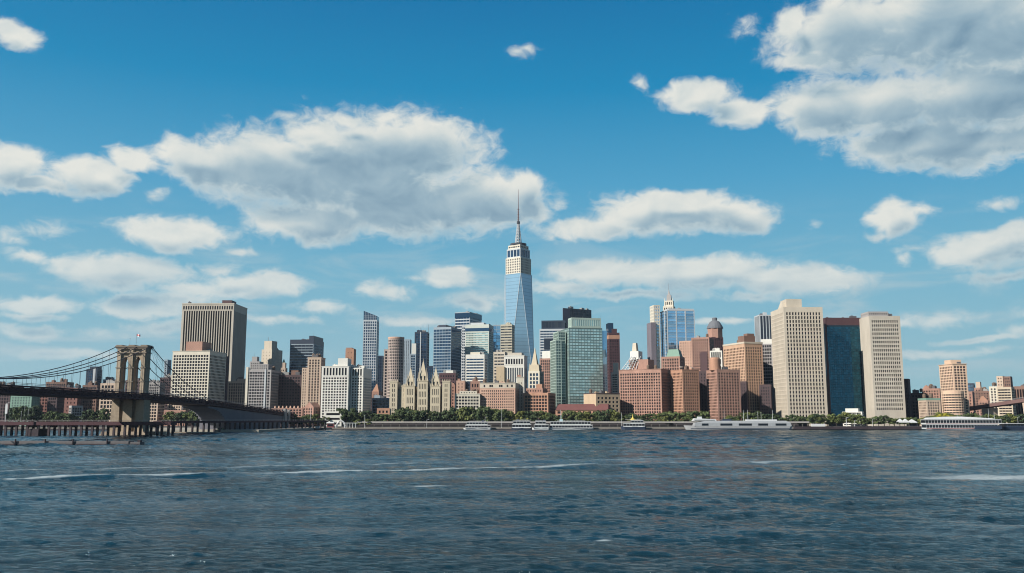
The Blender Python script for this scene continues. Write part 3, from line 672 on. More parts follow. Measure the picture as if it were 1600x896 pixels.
b = Bld('brick_apartment_block', 'middle red brick block with bright orange left face and white dish on top', 'middle brick block', 1005, 1048, 1066, 1092, 578, 'L', brick_o, w_warm, 3.3, 4.6, .5, .5, mt=2.5, mb=4, mode='each', depth=26); b.clutter(4, 1); b.cornice(.5, .3)
m = MB(); m.lathe(b.lx(1069)+b.off.x, b.off.y+6, [(.3, b.H+2), (2.2, b.H+3.6), (2.3, b.H+3.9)], 12); m.build('dish', white, b.root)
b = Bld('brick_apartment_block', 'dark shaded brick block in the gap right of the middle brick block', 'dark gap block', 1045, 1088, 1104, 1106, 580, 'R', shade_brown, w_std, 4, 5, .3, .4, mode='all', depth=16)  # filler added for the dark gap; shade is in the wall colour
b = Bld('brick_apartment_block', 'dark shaded brick block in the gap right of the broad brick block', 'dark gap block two', 1045, 1028, 1049, 1050, 600, 'R', shade_brown, w_std, 4, 5, .3, .4, mode='all', depth=16)  # another added filler, coloured as dark as the shaded gap
b = Bld('brick_tower', 'brown stepped brick tower behind, with recess shade painted as a maroon strip down its front', 'brown stepped tower', 1240, 1080, 1108, 1115, 527, 'R', brick, w_warm, 3.4, 4.6, .45, .5, mode='all', depth=30)
b.top('left_wing', 1061, 1081, 533, salmon, 2, 26, z0=0, win=(3.4, 4.6, .4, .45, 1, 5)); b.top('recess_shade_strip', 1093, 1104, 550, maroon, -.5, .3, z0=20); b.clutter(3)  # maroon strip stands proud of the wall; recess shade is painted by its colour
b = Bld('brick_apartment_block', 'right red brick block with a round brick turret and orange left face', 'right brick block', 1000, 1103.5, 1120, 1156, 578, 'L', brick, w_warm, 3.5, 4.6, .52, .5, mt=2.5, mb=4, mode='each', depth=26); b.cornice(.5, .3); b.clutter(5, 4)
xx = b.lx(1115, 8); m = MB(); m.lathe(xx+b.off.x+3, b.off.y+10, [(6, b.H-.2), (6, b.lz(562, 6)), (5.2, b.lz(559, 6))], 18); m.build('round_turret', brick_o, b.root)
b = Bld('arcade_building', 'small white arcaded rooftop building peeping over the right brick block', 'white arcade', 1120, 1109, 1128, 1130, 548, 'R', white, w_std, 3, 11, .5, .8, mode='all', mt=1, depth=14)
b = Bld('brick_apartment_block', 'dark shaded brick block in the gap right of the right brick block', 'dark gap block three', 1050, 1152, 1166, 1168, 596, 'R', shade_brown, w_std, 4, 5, .3, .4, mode='all', depth=16)  # third added gap filler, shade painted through its dark walls
# blue glass with white piers
b = Bld('glass_tower', 'bright blue mirrored glass tower with white vertical piers and lit left face', 'blue mirrored tower', 1320, 1029, 1042, 1085, 484, 'L', silver, g_blue, 13.5, 4.2, .88, .95, mode='skin', depth=40, d=.6, mt=1.5, ms=.3, mb=3)
b.top('stone_wing', 1021.5, 1031, 477, pale, 12, 32, z0=0, win=(3, 5, .5, .6, 1, 5)); b.top('purple_wing', 1016.5, 1024, 504, wall('purple_grey', (.20, .18, .21)), 9, 30, z0=0)
b.top('roof_deck', 1045, 1084, 482.5, silver, 1, 30)
b = Bld('stone_tower', 'ornate stone pinnacle rising behind the blue mirrored tower', 'stone pinnacle', 1560, 1036, 1052, 1055, 478, 'R', pale, w_std, 3, 5, .4, .5, mode='all', depth=20)
b.top('setback', 1038.5, 1051, 470, pale, 2, 15, win=(2.5, 6, .5, .6, .5, .5)); b.top('lantern', 1041.5, 1049, 461, grey, 4, 12, z0=b.H+9, k=.8); b.top('pinnacle', 1043, 1047.5, 453, grey, 6, 10, z0=b.H+18, k=.1); b.mast(1045.3, 443, .4, y=8, z0=b.H+20)
for q in (1038.5, 1051): b.top('corner_turret', q-1, q+1, 466, pale, 1.5, 4, k=.2)
# dome tower
b = Bld('domed_tower', 'dark brown tower crowned by a grey dome with a small lantern', 'domed tower', 1420, 1104, 1112, 1130, 527, 'L', maroon, w_std, 3.5, 5, .4, .5, mode='all', depth=22)
C = b.lx(1117.5, b.D/2)+b.off.x; z1, z2 = b.lz(514, 10), b.lz(502, 10)
m = MB(); m.lathe(C, 0, [(12.5, b.H-1), (12.5, z1)], 8); m.build('drum', brick, b.root)
m = MB(); m.lathe(C, 0, [(13, z1), (13, z1+1), (12, z1+4), (10, z1+7.5), (7.5, z2-1), (4, z2+.8), (4, z2+5), (3.4, z2+5.5)], 16); m.build('dome', wall('slate_dome', (.16, .17, .19)), b.root)
# tan brick tower
b = Bld('brick_apartment_tower', 'tall tan-brown brick tower with cream cornice and two lit faces', 'tall tan brick tower', 1075, 1130, 1163, 1191, 535, 'L', wall('tan_brick', (.58, .38, .26), var=.25), w_warm, 3.5, 4.6, .48, .5, mt=5, mb=4, mode='each', depth=48)
b.band(b.H-1.5, b.H+.6, cream, 'cornice', .5); b.top('penthouse', 1163, 1180, 525, brown, 4, 18); b.top('penthouse', 1168, 1179, 521.5, brown, 8, 16)
b = Bld('office_tower', 'dark gridded tower with a white top band, left of the cream concrete tower', 'white-topped dark tower', 1130, 1189, 1206, 1208, 530, 'R', grey, w_std, 3.6, 5, .72, .55, mode='all', depth=20, mt=7); b.band(b.H-6, b.H, white, 'white_band', .2)
b = Bld('office_tower', 'grey tower with white vertical stripes behind the cream concrete tower', 'white-striped grey tower', 1400, 1178.5, 1186, 1212, 492, 'L', silver, g_black, 4.4, 300, .62, 1.0, mt=2, mode='col', depth=26)
b = Bld('apartment_block', 'dark low block at the left foot of the cream concrete tower', 'dark low block', 1060, 1186, 1204, 1207, 601, 'R', shade_brown, w_std, 4, 5, .4, .4, mode='all', depth=18)
# cream tower
b = Bld('office_tower', 'tall cream concrete tower with black window grid and a slanted block on its roof', 'tall cream tower', 1020, 1204, 1224, 1285, 480, 'L', cream, w_std, 3.65, 6.05, .46, .57, mt=5.5, mb=9, ms=2.2, mode='each', depth=50, d=.8)
b.top('roof_block', 1229, 1253, 467.5, cream, 4, 26); b.top('roof_wedge', 1222, 1232, 471.5, cream, 6, 22, k=.5)
b.mast(1235, 465); b.mast(1238, 466)
# teal glass
b = Bld('glass_tower', 'deep teal mirror glass tower with a dark maroon top between the two cream towers', 'deep teal tower', 1065, 1286, 1289, 1352, 497, 'L', wall('teal_frame', (.012, .035, .055), .4), g_teal, 3.4, 3.9, .96, .93, mode='skin', ms=.6, mt=10.5, mb=3, d=.12, depth=40)
b.band(b.H-8.8, b.H+.2, maroon, 'maroon_top', .2); b.mast(1325, 493.5)
m = MB(); m.box(b.off.x-.4, b.off.x+1.6, b.off.y-.4, b.off.y+2, 0, b.H); m.box(-b.off.x-3.5, -b.off.x+.4, b.off.y-.4, b.off.y+2, 0, b.H-10); m.build('corner_pier', maroon, b.root)
# cream tower two
b = Bld('office_tower', 'right-hand cream concrete tower with blank base and flat grey rooftop box', 'right cream tower', 1035, 1345.5, 1358, 1406, 494, 'L', cream2, w_std, 2.75, 6.4, .54, .46, mt=4, mb=17, ms=2.2, mode='each', depth=36, d=.8, sides=False)
b.top('rooftop_box', 1345, 1388, 487, grey, 3, 26, win=(3, 6, .5, .4, .5, .5)); b.clutter(1)
# white low building in front of teal
b = Bld('pavilion', 'low white stepped pavilion above the trees in front of the teal tower', 'low white pavilion', 1006, 1316, 1347, 1350, 643.5, 'R', white, w_std, 6, 3.5, .95, .4, mt=.4, mb=.4, mode='all', depth=12); b.top('upper_deck', 1321, 1341, 638.5, white, 1, 10)
# right end
b = Bld('apartment_block', 'tall thin dark slab just right of the right cream tower', 'thin dark slab', 1110, 1408, 1419, 1422, 592, 'R', shade_brown, w_std, 4, 5, .3, .4, mode='all', depth=18)
b = Bld('apartment_block', 'wide dark purple-brown block in shade left of the tan riverside tower', 'dark purple block', 1120, 1418, 1444, 1447, 614, 'R', shade_brown, w_std, 4, 5, .4, .4, mode='all', depth=18); b.clutter(3, 2)
b = Bld('apartment_block', 'rosy brown brick block with rooftop tanks left of the tan riverside tower', 'rosy brick block', 1150, 1440, 1468, 1472, 607, 'R', brick, w_warm, 3.4, 4.4, .45, .45, mode='each'); b.clutter(6, 5)
b = Bld('apartment_block', 'low tan block with green roof edge at the foot of the tan riverside tower', 'green-edged low block', 1000, 1442, 1447, 1469, 623, 'L', tan, w_std, 3.8, 4, .5, .5, mt=3, mode='each', depth=20); b.band(b.H-1.8, b.H+.4, copper, 'green_roof_edge', .3)
b = Bld('apartment_tower', 'tan riverside tower with balcony rows on two faces and plain penthouse', 'tan riverside tower', 1012, 1467, 1488, 1510, 569, 'L', wall('peach_concrete', (.72, .52, .38), var=.15), w_std, 3.7, 4.2, .62, .5, mt=2, mode='each', depth=30)
b.cornice(.6, .6); b.top('penthouse', 1477, 1502, 562.5, MATS['peach_concrete'], 4, 18)
t, r, H = round_tower('rounded tan lower wing with curved balcony bands beside the riverside tower', 'rounded tan wing', 990, 1481, 1512, 611, MATS['peach_concrete'], w_std, 5, 4.1, .9, .5, 'curved_apartment_wing', 3, 20)
b = Bld('apartment_block', 'brown block flanking the rounded tan wing on its right', 'brown flank block', 1090, 1508, 1519, 1522, 612, 'R', brick, w_std, 4, 4.5, .4, .4, mode='all')
b = Bld('glass_tower', 'tiny far blue block right of the tan riverside tower', 'tiny blue block', 1700, 1511, 1521, 1523, 599, 'R', navy_w, g_blue, 4, 5, .8, .7, mode='all')
b = Bld('brick_tower', 'small stepped tan brick tower, second from the riverside tower', 'small stepped tan tower', 1300, 1522, 1533, 1536, 606, 'R', brick, w_warm, 4, 4, .4, .4, mode='all'); b.top('upper_stage', 1525, 1532, 597, tan, 2, 12)
b = Bld('apartment_block', 'dark reddish roofs block between small stepped tower and banded block', 'dark reddish block', 1230, 1518, 1546, 1550, 611, 'R', brown, w_warm, 4, 4, .4, .4, mode='all').clutter(4, 3)
b = Bld('brick_building', 'red gabled low house above the right bridge deck', 'red gabled low house', 1150, 1528, 1544, 1546, 626, 'R', brick, w_warm, 4, 4, .4, .4, mode='all'); b.top('gable', 1529, 1543, 619, brick_o, 1, 12, k=.2, ky=1)
b = Bld('office_block', 'grey-tan block adjoining the banded block on its left', 'grey-tan block', 1210, 1545, 1558, 1560, 604, 'R', pale, w_std, 3.5, 4, .4, .5, mode='all').clutter(2)
b = Bld('office_tower', 'beige banded block with a stepped brick top near the right edge', 'beige banded end block', 1190, 1557, 1580, 1585, 605, 'R', wall('sand', (.58, .49, .37)), w_std, 5, 4, .95, .4, mode='row')
b.top('brick_top', 1558, 1568, 588, tan, 1, 12, win=(3, 5, .4, .4, 1, 1)); b.top('dark_top', 1569, 1580, 588.5, brown, 1, 12, win=(3, 5, .5, .5, 1, 1))
b = Bld('apartment_block', 'brown vertical-ribbed block at the right edge', 'brown end block', 1210, 1582, 1640, 1645, 603, 'R', brown, w_warm, 3.6, 40, .5, .9, mode='all').clutter(4, 8)
# far fillers that close the gaps between towers
FILL = [(196, 240, 612, 1700, brown), (288, 352, 600, 1500, brown), (436, 520, 600, 1500, brown), (575, 640, 588, 1650, navy_w), (640, 720, 590, 1650, grey),
        (745, 800, 585, 1700, brown), (835, 900, 600, 1600, brown), (940, 1000, 598, 1500, brown), (1000, 1110, 588, 1500, brown), (1120, 1215, 590, 1500, shade_brown), (1395, 1520, 618, 1700, brown), (1500, 1660, 616, 1700, brown), (-60, 80, 618, 1600, brown), (80, 200, 614, 1650, brown)]
FL = ['behind the bridge tower base', 'behind the pale gridded building', 'behind the dark block and tan-pink tower', 'behind the round brown tower', 'behind the cream gothic building', 'behind the salmon brick building', 'behind the white spire tower',
      'behind the dark maroon tower', 'behind the three brick blocks', 'behind the tall tan brick tower', 'behind the dark slab at right', 'behind the right bridge deck', 'far under the deck at the left edge', 'far under the deck left of the bridge tower']
for (a, b_, ty, Yf, mt_), lab in zip(FILL, FL):
    Bld('distant_block', 'distant long flat-roofed block '+lab, 'distant block', Yf, a, b_, b_, ty, 'R', mt_, w_mid, 4, 5, .4, .45, mode='all', depth=30)

for b in ALL:                                # every flat roof carries its plant
    n_ = sum(1 for c in b.root.children if c.name.split('.')[0] in ('rooftop_unit', 'water_tank'))
    nm = b.root.name.split('.')[0]
    if n_ < 3 and b.W > 14 and b.H > 22 and nm not in ('distant_block', 'gothic_building', 'pinnacle_tower', 'domed_tower'): b.clutter(3 if b.W < 30 else 5, n_+21)
    if random.random() < .45 and b.W > 12:
        x = random.uniform(-.35, .35)*b.W; m = MB(); m.tube((x, 0, b.H-.5), (x, 0, b.H+random.uniform(4, 9)), .22, .08); m.build('antenna', steel, b.root)
# ------------------------------------------------------------------ the tallest tower
Y = 2000.0; C = at(810, 430, Y); C0 = (C.x, Y, GZ)
t = thing('skyscraper', C0, R(9), 'tallest tower, faceted sky-blue mirror glass tapering shaft with stone crown and long mast', 'skyscraper')
BLD.append((788, 832, Y, 'tallest tower', 300))
zt = C.z-GZ; zb = 60.0; a = 31.0
base = [(-a, -a), (a, -a), (a, a), (-a, a)]; topq = [(0, -a*.98), (a*.98, 0), (0, a*.98), (-a*.98, 0)]
m = MB(); m.box(-a, a, -a, a, 0, zb); m.build('podium', g_sky, t)
for i in range(4):
    p0, p1 = base[i], base[(i+1) % 4]
    m = MB(); m.poly([(*p0, zb), (*p1, zb), (*topq[i], zt)]); m.build('glass_facet', g_sky, t)
    m = MB(); m.poly([(*p1, zb), (*topq[(i+1) % 4], zt), (*topq[i], zt)]); m.build('glass_facet', g_sky, t)
m = MB()
for i in range(4):
    for q in (topq[i], topq[(i-1) % 4]): pass
    m.tube((*base[i], zb), (*topq[i], zt), .55); m.tube((*base[(i+1) % 4], zb), (*topq[i], zt), .55)
m.build('edge_trim', silver, t)
def wz(py): return at(810, py, Y).z-GZ
tw = 30.5; crown = thing('crown_stage', (0, 0, 0), 0, None, None); crown.parent = t; del crown
z0, z1, z2, z3 = zt, wz(405), wz(391), wz(385)
def stage(h, za, zb_, mat, gm, bay, flo, fw, fh, name, rot=0):
    m, pn = MB(), []
    cs = [Vector((0, -h, za)), Vector((h, 0, za)), Vector((0, h, za)), Vector((-h, 0, za))]
    for k in range(4):
        o_ = cs[k]; u_ = (cs[(k+1) % 4]-o_).normalized()
        facade(m, pn, o_, u_, h*math.sqrt(2), zb_-za, bay, flo, fw, fh, 1.5, 1, 1, .8, k)
    m.poly([(c.x, c.y, zb_) for c in cs])
    o = m.build(name, mat, t); mm = MB(); [pane_quad(mm, p) for p in pn]; mm.build('windows', gm, o, kind='stuff'); return o
stage(29.2, z0-.2, z1, pale, w_mid, 5.2, 6, .5, .6, 'stone_stage')
stage(26.5, z1, z2, silver, g_navy, 8, 20, .8, .85, 'glass_stage'); stage(23.5, z2, z3, pale, w_mid, 6, 10, .8, .5, 'upper_stage')
m = MB(); m.lathe(0, 0, [(17, z3-.2), (18.5, z3+1), (18.5, z3+5), (15, z3+5.5)], 24); m.build('antenna_ring', wall('dark_ring', (.06, .07, .09)), t)
zr_, zk, ze = z3+5, wz(350), wz(296)
m = MB()
for k in range(8):
    a0 = 2*math.pi*k/8; m.tube((7.5*math.cos(a0), 7.5*math.sin(a0), zr_), (2.4*math.cos(a0), 2.4*math.sin(a0), zk), .7, .5, 5)
for q in range(7):
    z = zr_+(zk-zr_)*(q+.5)/7; rr = 7.5+(2.4-7.5)*(q+.5)/7; m.lathe(0, 0, [(rr, z-.5), (rr, z+.5)], 8)
m.tube((0, 0, zr_), (0, 0, zk), 2.6, 1.4, 8)
m.build('lattice_mast', silver, t)
m = MB(); m.lathe(0, 0, [(1.5, zk-2), (3.6, zk), (3.6, zk+5), (1.5, zk+7)], 10); m.build('beacon_drum', MATS['dark_ring'], t)
m = MB(); m.tube((0, 0, zk+5), (0, 0, zk+32), 1.7, 1.1, 8); m.tube((0, 0, zk+32), (0, 0, ze), .9, .35, 6)
for q in range(5): m.lathe(0, 0, [(2.2, zk+9+q*6), (2.2, zk+10.2+q*6)], 8)
m.build('spire_mast', wall('reddish_mast', (.25, .17, .17)), t)

# ------------------------------------------------------------------ land, quay
asphalt = wall('asphalt', (.09, .09, .09)); concrete = wall('quay_concrete', (.42, .39, .33), var=.35); darkwood = wall('dark_timber', (.05, .038, .045), var=.4)
rust = wall('rust_steel', (.085, .04, .048), var=.3)
def slab(name, pts, z, zb_, mat, kind='structure'):
    m = MB(); m.loft([[(x, y, zb_) for x, y in pts], [(x, y, z) for x, y in pts]]); o = m.build(name, mat); o['kind'] = kind; return o
slab('ground', [(-6000, 966), (6000, 966), (6000, 6500), (-6000, 6500)], GZ-.02, -3, asphalt)
slab('quay', [(-1400, 955), (1400, 955), (1400, 966.0), (-1400, 966.0)], 1.9, -3, concrete)
m = MB(); m.box(-1400, 1400, 954.2, 954.95, -2.5, 1.15); o = m.build('quay_wall', darkwood); o['kind'] = 'structure'
for q in range(0): pass

# elevated road along the shore
def X_at(px, Y): return at(px, 655, Y).x
xa, xb = X_at(558, 975), X_at(1262, 975)
t = bpy.data.objects.new('elevated_road', None); COL.objects.link(t); t.location = (xa, 975, GZ); t['kind'] = 'structure'
L = xb-xa
m = MB(); m.box(0, L, -4.5, 8, 3.6, 4.5); m.build('road_deck', wall('road_concrete', (.26, .24, .22)), t)
m = MB(); m.box(0, L, -4.75, -4.52, 3.9, 5.4); m.build('parapet', wall('parapet_grey', (.40, .38, .36)), t)
n = 0
cm = MB(); cm.box(-.35, .35, -.5, .5, 0, 3.6); cme = cm.mesh('column'); cme.materials.append(wall('column_concrete', (.13, .12, .11)))
for q in range(0, int(L), 9):
    o = bpy.data.objects.new('column', cme); COL.objects.link(o); o.parent = t; o.location = (q+1, -3.4, 0)
t = MB(); t.box(X_at(558, 985), X_at(1262, 985), 986, 987, GZ, GZ+4); o = t.build('retaining_wall', wall('under_road_shade', (.06, .055, .06))); tag(o, 'long retaining wall painted dark as the shade under the elevated road', 'wall')  # wall behind the columns, with the road's underside shade in its colour
# railing / low dark pier on the right part
o = MB(); o.box(X_at(1240, 952), X_at(1460, 952), 951, 954, .4, 3.2); o = o.build('pier', darkwood); tag(o, 'long low black timber pier in front of the trees at right', 'pier')

# ------------------------------------------------------------------ the suspension bridge
stone = wall('bridge_granite', (.37, .30, .22), var=.6)
TY = 632.0; T0 = at(210, 600, TY+4)
phi = math.atan2(16, 290)               # heading of the bridge, right of straight away
t = thing('suspension_bridge', (T0.x-1.5, TY+4, 0), -phi, 'suspension bridge with double-arched stone tower, cables and dark deck running to the shore', 'bridge')
def tz(py, Yd=TY): return at(207, py, Yd).z
ztop, zap, zsp, zdk = tz(543), tz(557), tz(573), tz(613)
pw, gw, hd = 3.6, 4.9, 3.3
X = [-(pw*2+gw*2+4.2)/2]
for s_ in (pw, gw, 4.2, gw, pw): X.append(X[-1]+s_)
m = MB()
for i in (0, 2, 4):
    x0, x1 = X[i], X[i+1]
    m.frus(x0, x1, -hd, hd, zdk-6, ztop, 1.0)
    cx = (x0+x1)/2
    m.frus(cx-1.25, cx+1.25, -hd-.8, hd+.8, zdk-5.9, ztop-.3, .96)      # buttress
for i in (1, 3):                        # pointed arches
    x0, x1 = X[i], X[i+1]; N = 10; cx = (x0+x1)/2; hw = (x1-x0)/2
    pts = []
    for k in range(N+1):
        u = -1+2*k/N; z = zsp+(zap-zsp)*math.sqrt(max(0, 1-abs(u)**1.35))*.999 if abs(u) < 1 else zsp
        pts.append((cx+u*hw, z))
    for (xa_, za), (xb_, zb_) in zip(pts, pts[1:]):
        for y, fl in ((-hd+.6, 1), (hd-.6, -1)):
            q = [(xa_, y, za), (xb_, y, zb_), (xb_, y, ztop-.4), (xa_, y, ztop-.4)]; m.poly(q if fl > 0 else q[::-1])
        m.poly([(xa_, hd-.6, za), (xb_, hd-.6, zb_), (xb_, -hd+.6, zb_), (xa_, -hd+.6, za)])
m.build('stone_tower', stone, t)
m = MB(); xw = -X[0]
m.box(-xw-.6, xw+.6, -hd-1.1, hd+1.1, ztop-.9, ztop+.3); m.box(-xw-1.2, xw+1.2, -hd-1.6, hd+1.6, ztop+.3, ztop+1.1)
for i in (0, 2, 4): cx = (X[i]+X[i+1])/2; m.box(cx-2.2, cx+2.2, -hd-1.3, hd+1.3, ztop+1.1, ztop+1.7)
m.build('tower_cornice', wall('dark_granite', (.24, .20, .16)), t)
dg = MATS['dark_granite']
bx_ = [(-xw-.25, xw+.25, zap+2.2, zap+3.0)]
for i in (0, 2, 4): bx_ += [(X[i]-.25, X[i+1]+.25, zsp-1.2, zsp-.5), (X[i]-.25, X[i+1]+.25, zdk+7, zdk+7.6)]
for q in bx_: m = MB(); m.box(q[0], q[1], -hd-.95, hd+.95, q[2], q[3]); m.build('string_course', dg, t)
m = MB()                                # lower tower with deep slots between its piers
for i in (0, 2, 4):
    x0, x1 = X[i]-.9, X[i+1]+.9; m.frus(x0-.5, x1+.5, -hd-1.8, hd+1.8, 2.6, zdk-5.5, .86, .92)
for i in (1, 3): m.box(X[i]+.5, X[i+1]-.5, -hd+.6, hd-.6, 2.6, zdk-6)
m.build('tower_base', stone, t)
m = MB(); m.box(-xw-6, xw+13, -hd-6, hd+7, -3, 1.0); m.box(-xw-5.4, xw+12, -hd-5.4, hd+6, 1.0, 2.65); m.build('footing', wall('footing_stone', (.40, .33, .26), var=.4), t)
# deck
def deck_z(y):                          # y local, along the bridge
    return zdk-1.0+min(0, 0)-y*0-(max(0, y)**1.15)*.0125*.85-max(0, y-120)*.012
ys = list(range(-430, 360, 10)); hw = 12.2
for part, (xl_, xr_, top_, bot_) in {'road_deck': (-hw+.3, hw-.3, -1.0, -1.8)}.items():
    m = MB(); m.loft([[(xl_, y, deck_z(y)+bot_), (xr_, y, deck_z(y)+bot_), (xr_, y, deck_z(y)+top_), (xl_, y, deck_z(y)+top_)][::-1] for y in ys]); m.build(part, rust, t)
for sx in (-1, 1):
    m = MB()
    for ya, yb in zip(ys, ys[1:]):
        for (o1, o2, r) in ((0, 0, .42), (-3.9, -3.9, .45), (-2.0, -2.0, .22)):
            m.tube((sx*hw, ya, deck_z(ya)+o1), (sx*hw, yb, deck_z(yb)+o2), r, r, 5, False)
        m.tube((sx*hw, ya, deck_z(ya)), (sx*hw, ya, deck_z(ya)-3.9), .3, .3, 4, False)
        m.tube((sx*hw, ya, deck_z(ya)-3.9), (sx*hw, yb, deck_z(yb)), .26, .26, 4, False)
        m.tube((sx*hw, ya, deck_z(ya)), (sx*hw, yb, deck_z(yb)-3.9), .26, .26, 4, False)
        m.poly([(sx*(hw-.4), ya, deck_z(ya)-3.3), (sx*(hw-.4), yb, deck_z(yb)-3.3), (sx*(hw-.4), yb, deck_z(yb)-.6), (sx*(hw-.4), ya, deck_z(ya)-.6)])
    m.build('stiffening_truss', rust, t)
m = MB(); m.loft([[(-hw+1, y, deck_z(y)-4.2), (hw-1, y, deck_z(y)-4.2), (hw-1, y, deck_z(y)-3.7), (-hw+1, y, deck_z(y)-3.7)][::-1] for y in ys]); m.build('lower_chord_floor', rust, t)
m = MB()
for sx in (-1, 1):
    for ya, yb in zip(ys, ys[1:]):
        for h_ in (1.0, 1.7): m.tube((sx*hw, ya, deck_z(ya)+h_), (sx*hw, yb, deck_z(yb)+h_), .11, .11, 4, False)
        for q in (0, 5): m.tube((sx*hw, ya+q, deck_z(ya+q)), (sx*hw, ya+q, deck_z(ya+q)+1.7), .1, .1, 4, False)
m.build('railing', wall('railing_grey', (.45, .42, .42)), t)
def cab(y):
    if y < 0: return deck_z(-170)+3.0+(ztop+1.2-deck_z(-170)-3.0)*((y+185)/185)**2 if y > -370 else ztop
    k = y/128.0; return (ztop+1.2)*(1-k)+(deck_z(128)-1)*k-9.5*4*k*(1-k)*.6
cx4 = (-hw, -3.6, 3.6, hw)
for cx in cx4:
    pts = [(cx, y, cab(y)) for y in list(range(-360, 0, 12))+[0]]+[(cx, y, cab(y)) for y in range(8, 136, 8)]
    m = MB(); m.path(pts, .27, 6); m.build('main_cable', wall('cable', (.10, .10, .12)), t)
sm = {}
for cx in (-hw, hw):
    for y in list(range(-344, -5, 9))+list(range(10, 118, 9)):
        if cab(y) > deck_z(y)+.8:
            m = MB(); m.tube((cx, y, deck_z(y)), (cx, y, cab(y)), .09, .09, 4, False); m.build('suspender', MATS['cable'], t)
# diagonal stays
for cx in (-hw, hw):
    for q in (20, 38, 56, 74, 92):
        m = MB(); m.tube((cx, 0, ztop), (cx, q, deck_z(q)), .08, .08, 4, False); m.build('stay', MATS['cable'], t)
# masonry approach
m = MB()
ya_, yb_ = 150, 335
prof = []
for k in range(13):
    u = k/12; prof.append((112+38*u, None))
m.box(-hw+1, hw-1, 150, yb_, GZ-1, deck_z(335)-4.6)
for k in range(10):
    y0, y1 = 112+k*3.8, 112+(k+1)*3.8; f0 = math.sin(math.acos(min(1, max(0, (y0-112)/38)))) if k else 1
    zlow = GZ+2+(deck_z(130)-8-GZ)*f0
    m.loft([[(-hw+1, y0, zlow), (hw-1, y0, zlow), (hw-1, y1, zlow), (-hw+1, y1, zlow)], [(-hw+1, y0, deck_z(y0)-5), (hw-1, y0, deck_z(y0)-5), (hw-1, y1, deck_z(y1)-5), (-hw+1, y1, deck_z(y1)-5)]])
m.loft([[(-hw+1, 150, deck_z(335)-4.6), (hw-1, 150, deck_z(335)-4.6), (hw-1, yb_, deck_z(335)-4.6), (-hw+1, yb_, deck_z(335)-4.6)], [(-hw+1, 150, deck_z(150)-5.01), (hw-1, 150, deck_z(150)-5.01), (hw-1, yb_, deck_z(335)-4.5), (-hw+1, yb_, deck_z(335)-4.5)]])
m.build('masonry_approach', wall('approach_stone', (.17, .17, .20), var=.3), t)
m = MB(); m.box(hw-.9, hw+1.6, 312, 318, 0, deck_z(315)+3); m.box(hw-.9, hw+1.6, 326, 330, 0, deck_z(315)+2); m.build('approach_pylon', wall('pylon', (.38, .36, .35)), t)
slab('bridge_landfall', [(-330, 770), (-215, 770), (-190, 960), (-330, 960)], 2.2, -3, concrete)
# flag on the tower
fx = T0.x; f = thing('flag', (T0.x-.5, TY+4, ztop+2.1), 0, 'small red and white flag on a pole atop the bridge tower', 'flag')
m = MB(); m.tube((0, 0, -.05), (0, 0, 8), .12, .06); m.build('pole', steel, f)
def flagm(): 
    mt_, n_, b_ = new_mat('flag_cloth'); tcn = n_.n.new('ShaderNodeTexCoord'); s_ = n_.n.new('ShaderNodeSeparateXYZ'); n_.l.new(tcn.outputs['Object'], s_.inputs[0])
    k = n_.m('GREATER_THAN', n_.m('FRACT', n_.m('MULTIPLY', s_.outputs[2], 1.1)), .5); c = n_.mix(k, (.55, .04, .04), (.8, .8, .8)); n_.l.new(c, b_.inputs['Base Color']); return mt_
m = MB(); N = 8
for k in range(N):
    a0, a1 = k/N, (k+1)/N
    m.poly([(a0*2.6, .3*math.sin(a0*7), 6.2-.5*a0), (a1*2.6, .3*math.sin(a1*7), 6.2-.5*a1), (a1*2.6, .3*math.sin(a1*7), 7.8-.5*a1), (a0*2.6, .3*math.sin(a0*7), 7.8-.5*a0)])
m.build('cloth', flagm(), f)
f = thing('flagpole', (T0.x-5, TY+4, ztop+1.3), 0, 'thin bare pole on the left side of the bridge tower top', 'pole'); m = MB(); m.tube((0, 0, -.1), (0, 0, 5), .12, .05); m.build('pole', steel, f)
m = MB(); m.lathe(0, 0, [(.1, 4.8), (.35, 5.1), (.1, 5.4)], 8); m.build('finial', steel, f)

# ------------------------------------------------------------------ long pier in front of the bridge
def pier_run(name, label, pts, zt_, th, wd, pile_step, bent=True):
    a_, b_ = Vector((*pts[0], 0)), Vector((*pts[1], 0)); L_ = (b_-a_).length; ang = math.atan2(b_.y-a_.y, b_.x-a_.x)
    t_ = thing(name, a_, ang, label, 'pier')
    m = MB(); m.box(0, L_, -wd/2, wd/2, zt_-th, zt_); m.build('deck', rust, t_)
    m = MB()
    for h_ in (.5, 1.0): m.tube((0, -wd/2, zt_+h_), (L_, -wd/2, zt_+h_), .07)
    q = 0
    while q < L_: m.tube((q, -wd/2, zt_), (q, -wd/2, zt_+1.0), .07); q += 4
    m.build('railing', MATS['railing_grey'], t_)
    pm = MB(); [pm.box(-.7, .7, yy-.6, yy+.6, -2, zt_-th) for yy in (-wd/2+1.4, wd/2-1.4)]; pme = pm.mesh('pile_bent'); pme.materials.append(darkwood)
    q = 2
    while q < L_:
        o = bpy.data.objects.new('pile_bent', pme); COL.objects.link(o); o.parent = t_; o.location = (q, 0, 0); q += pile_step
    return t_, L_
def gp(px, Y): v = at(px, 660, Y); return (v.x, v.y)
pA, pB, pC = gp(52, 612), gp(268, 612), gp(508, 938)
t1, L1 = pier_run('timber_pier', 'dark timber pier on heavy piles crossing in front of the bridge tower', (gp(-40, 616), gp(272, 612)), 9.6, 2.4, 10, 7.4)
m = MB(); 
for q in range(9): m.box(10+q*14, 14+q*14, -3, 3, 5.6, 7.2)
m.build('cross_beam', darkwood, t1)
m = MB(); m.box(41, 48, -6, 6, -2, 5); m.build('pier_head', darkwood, t1)
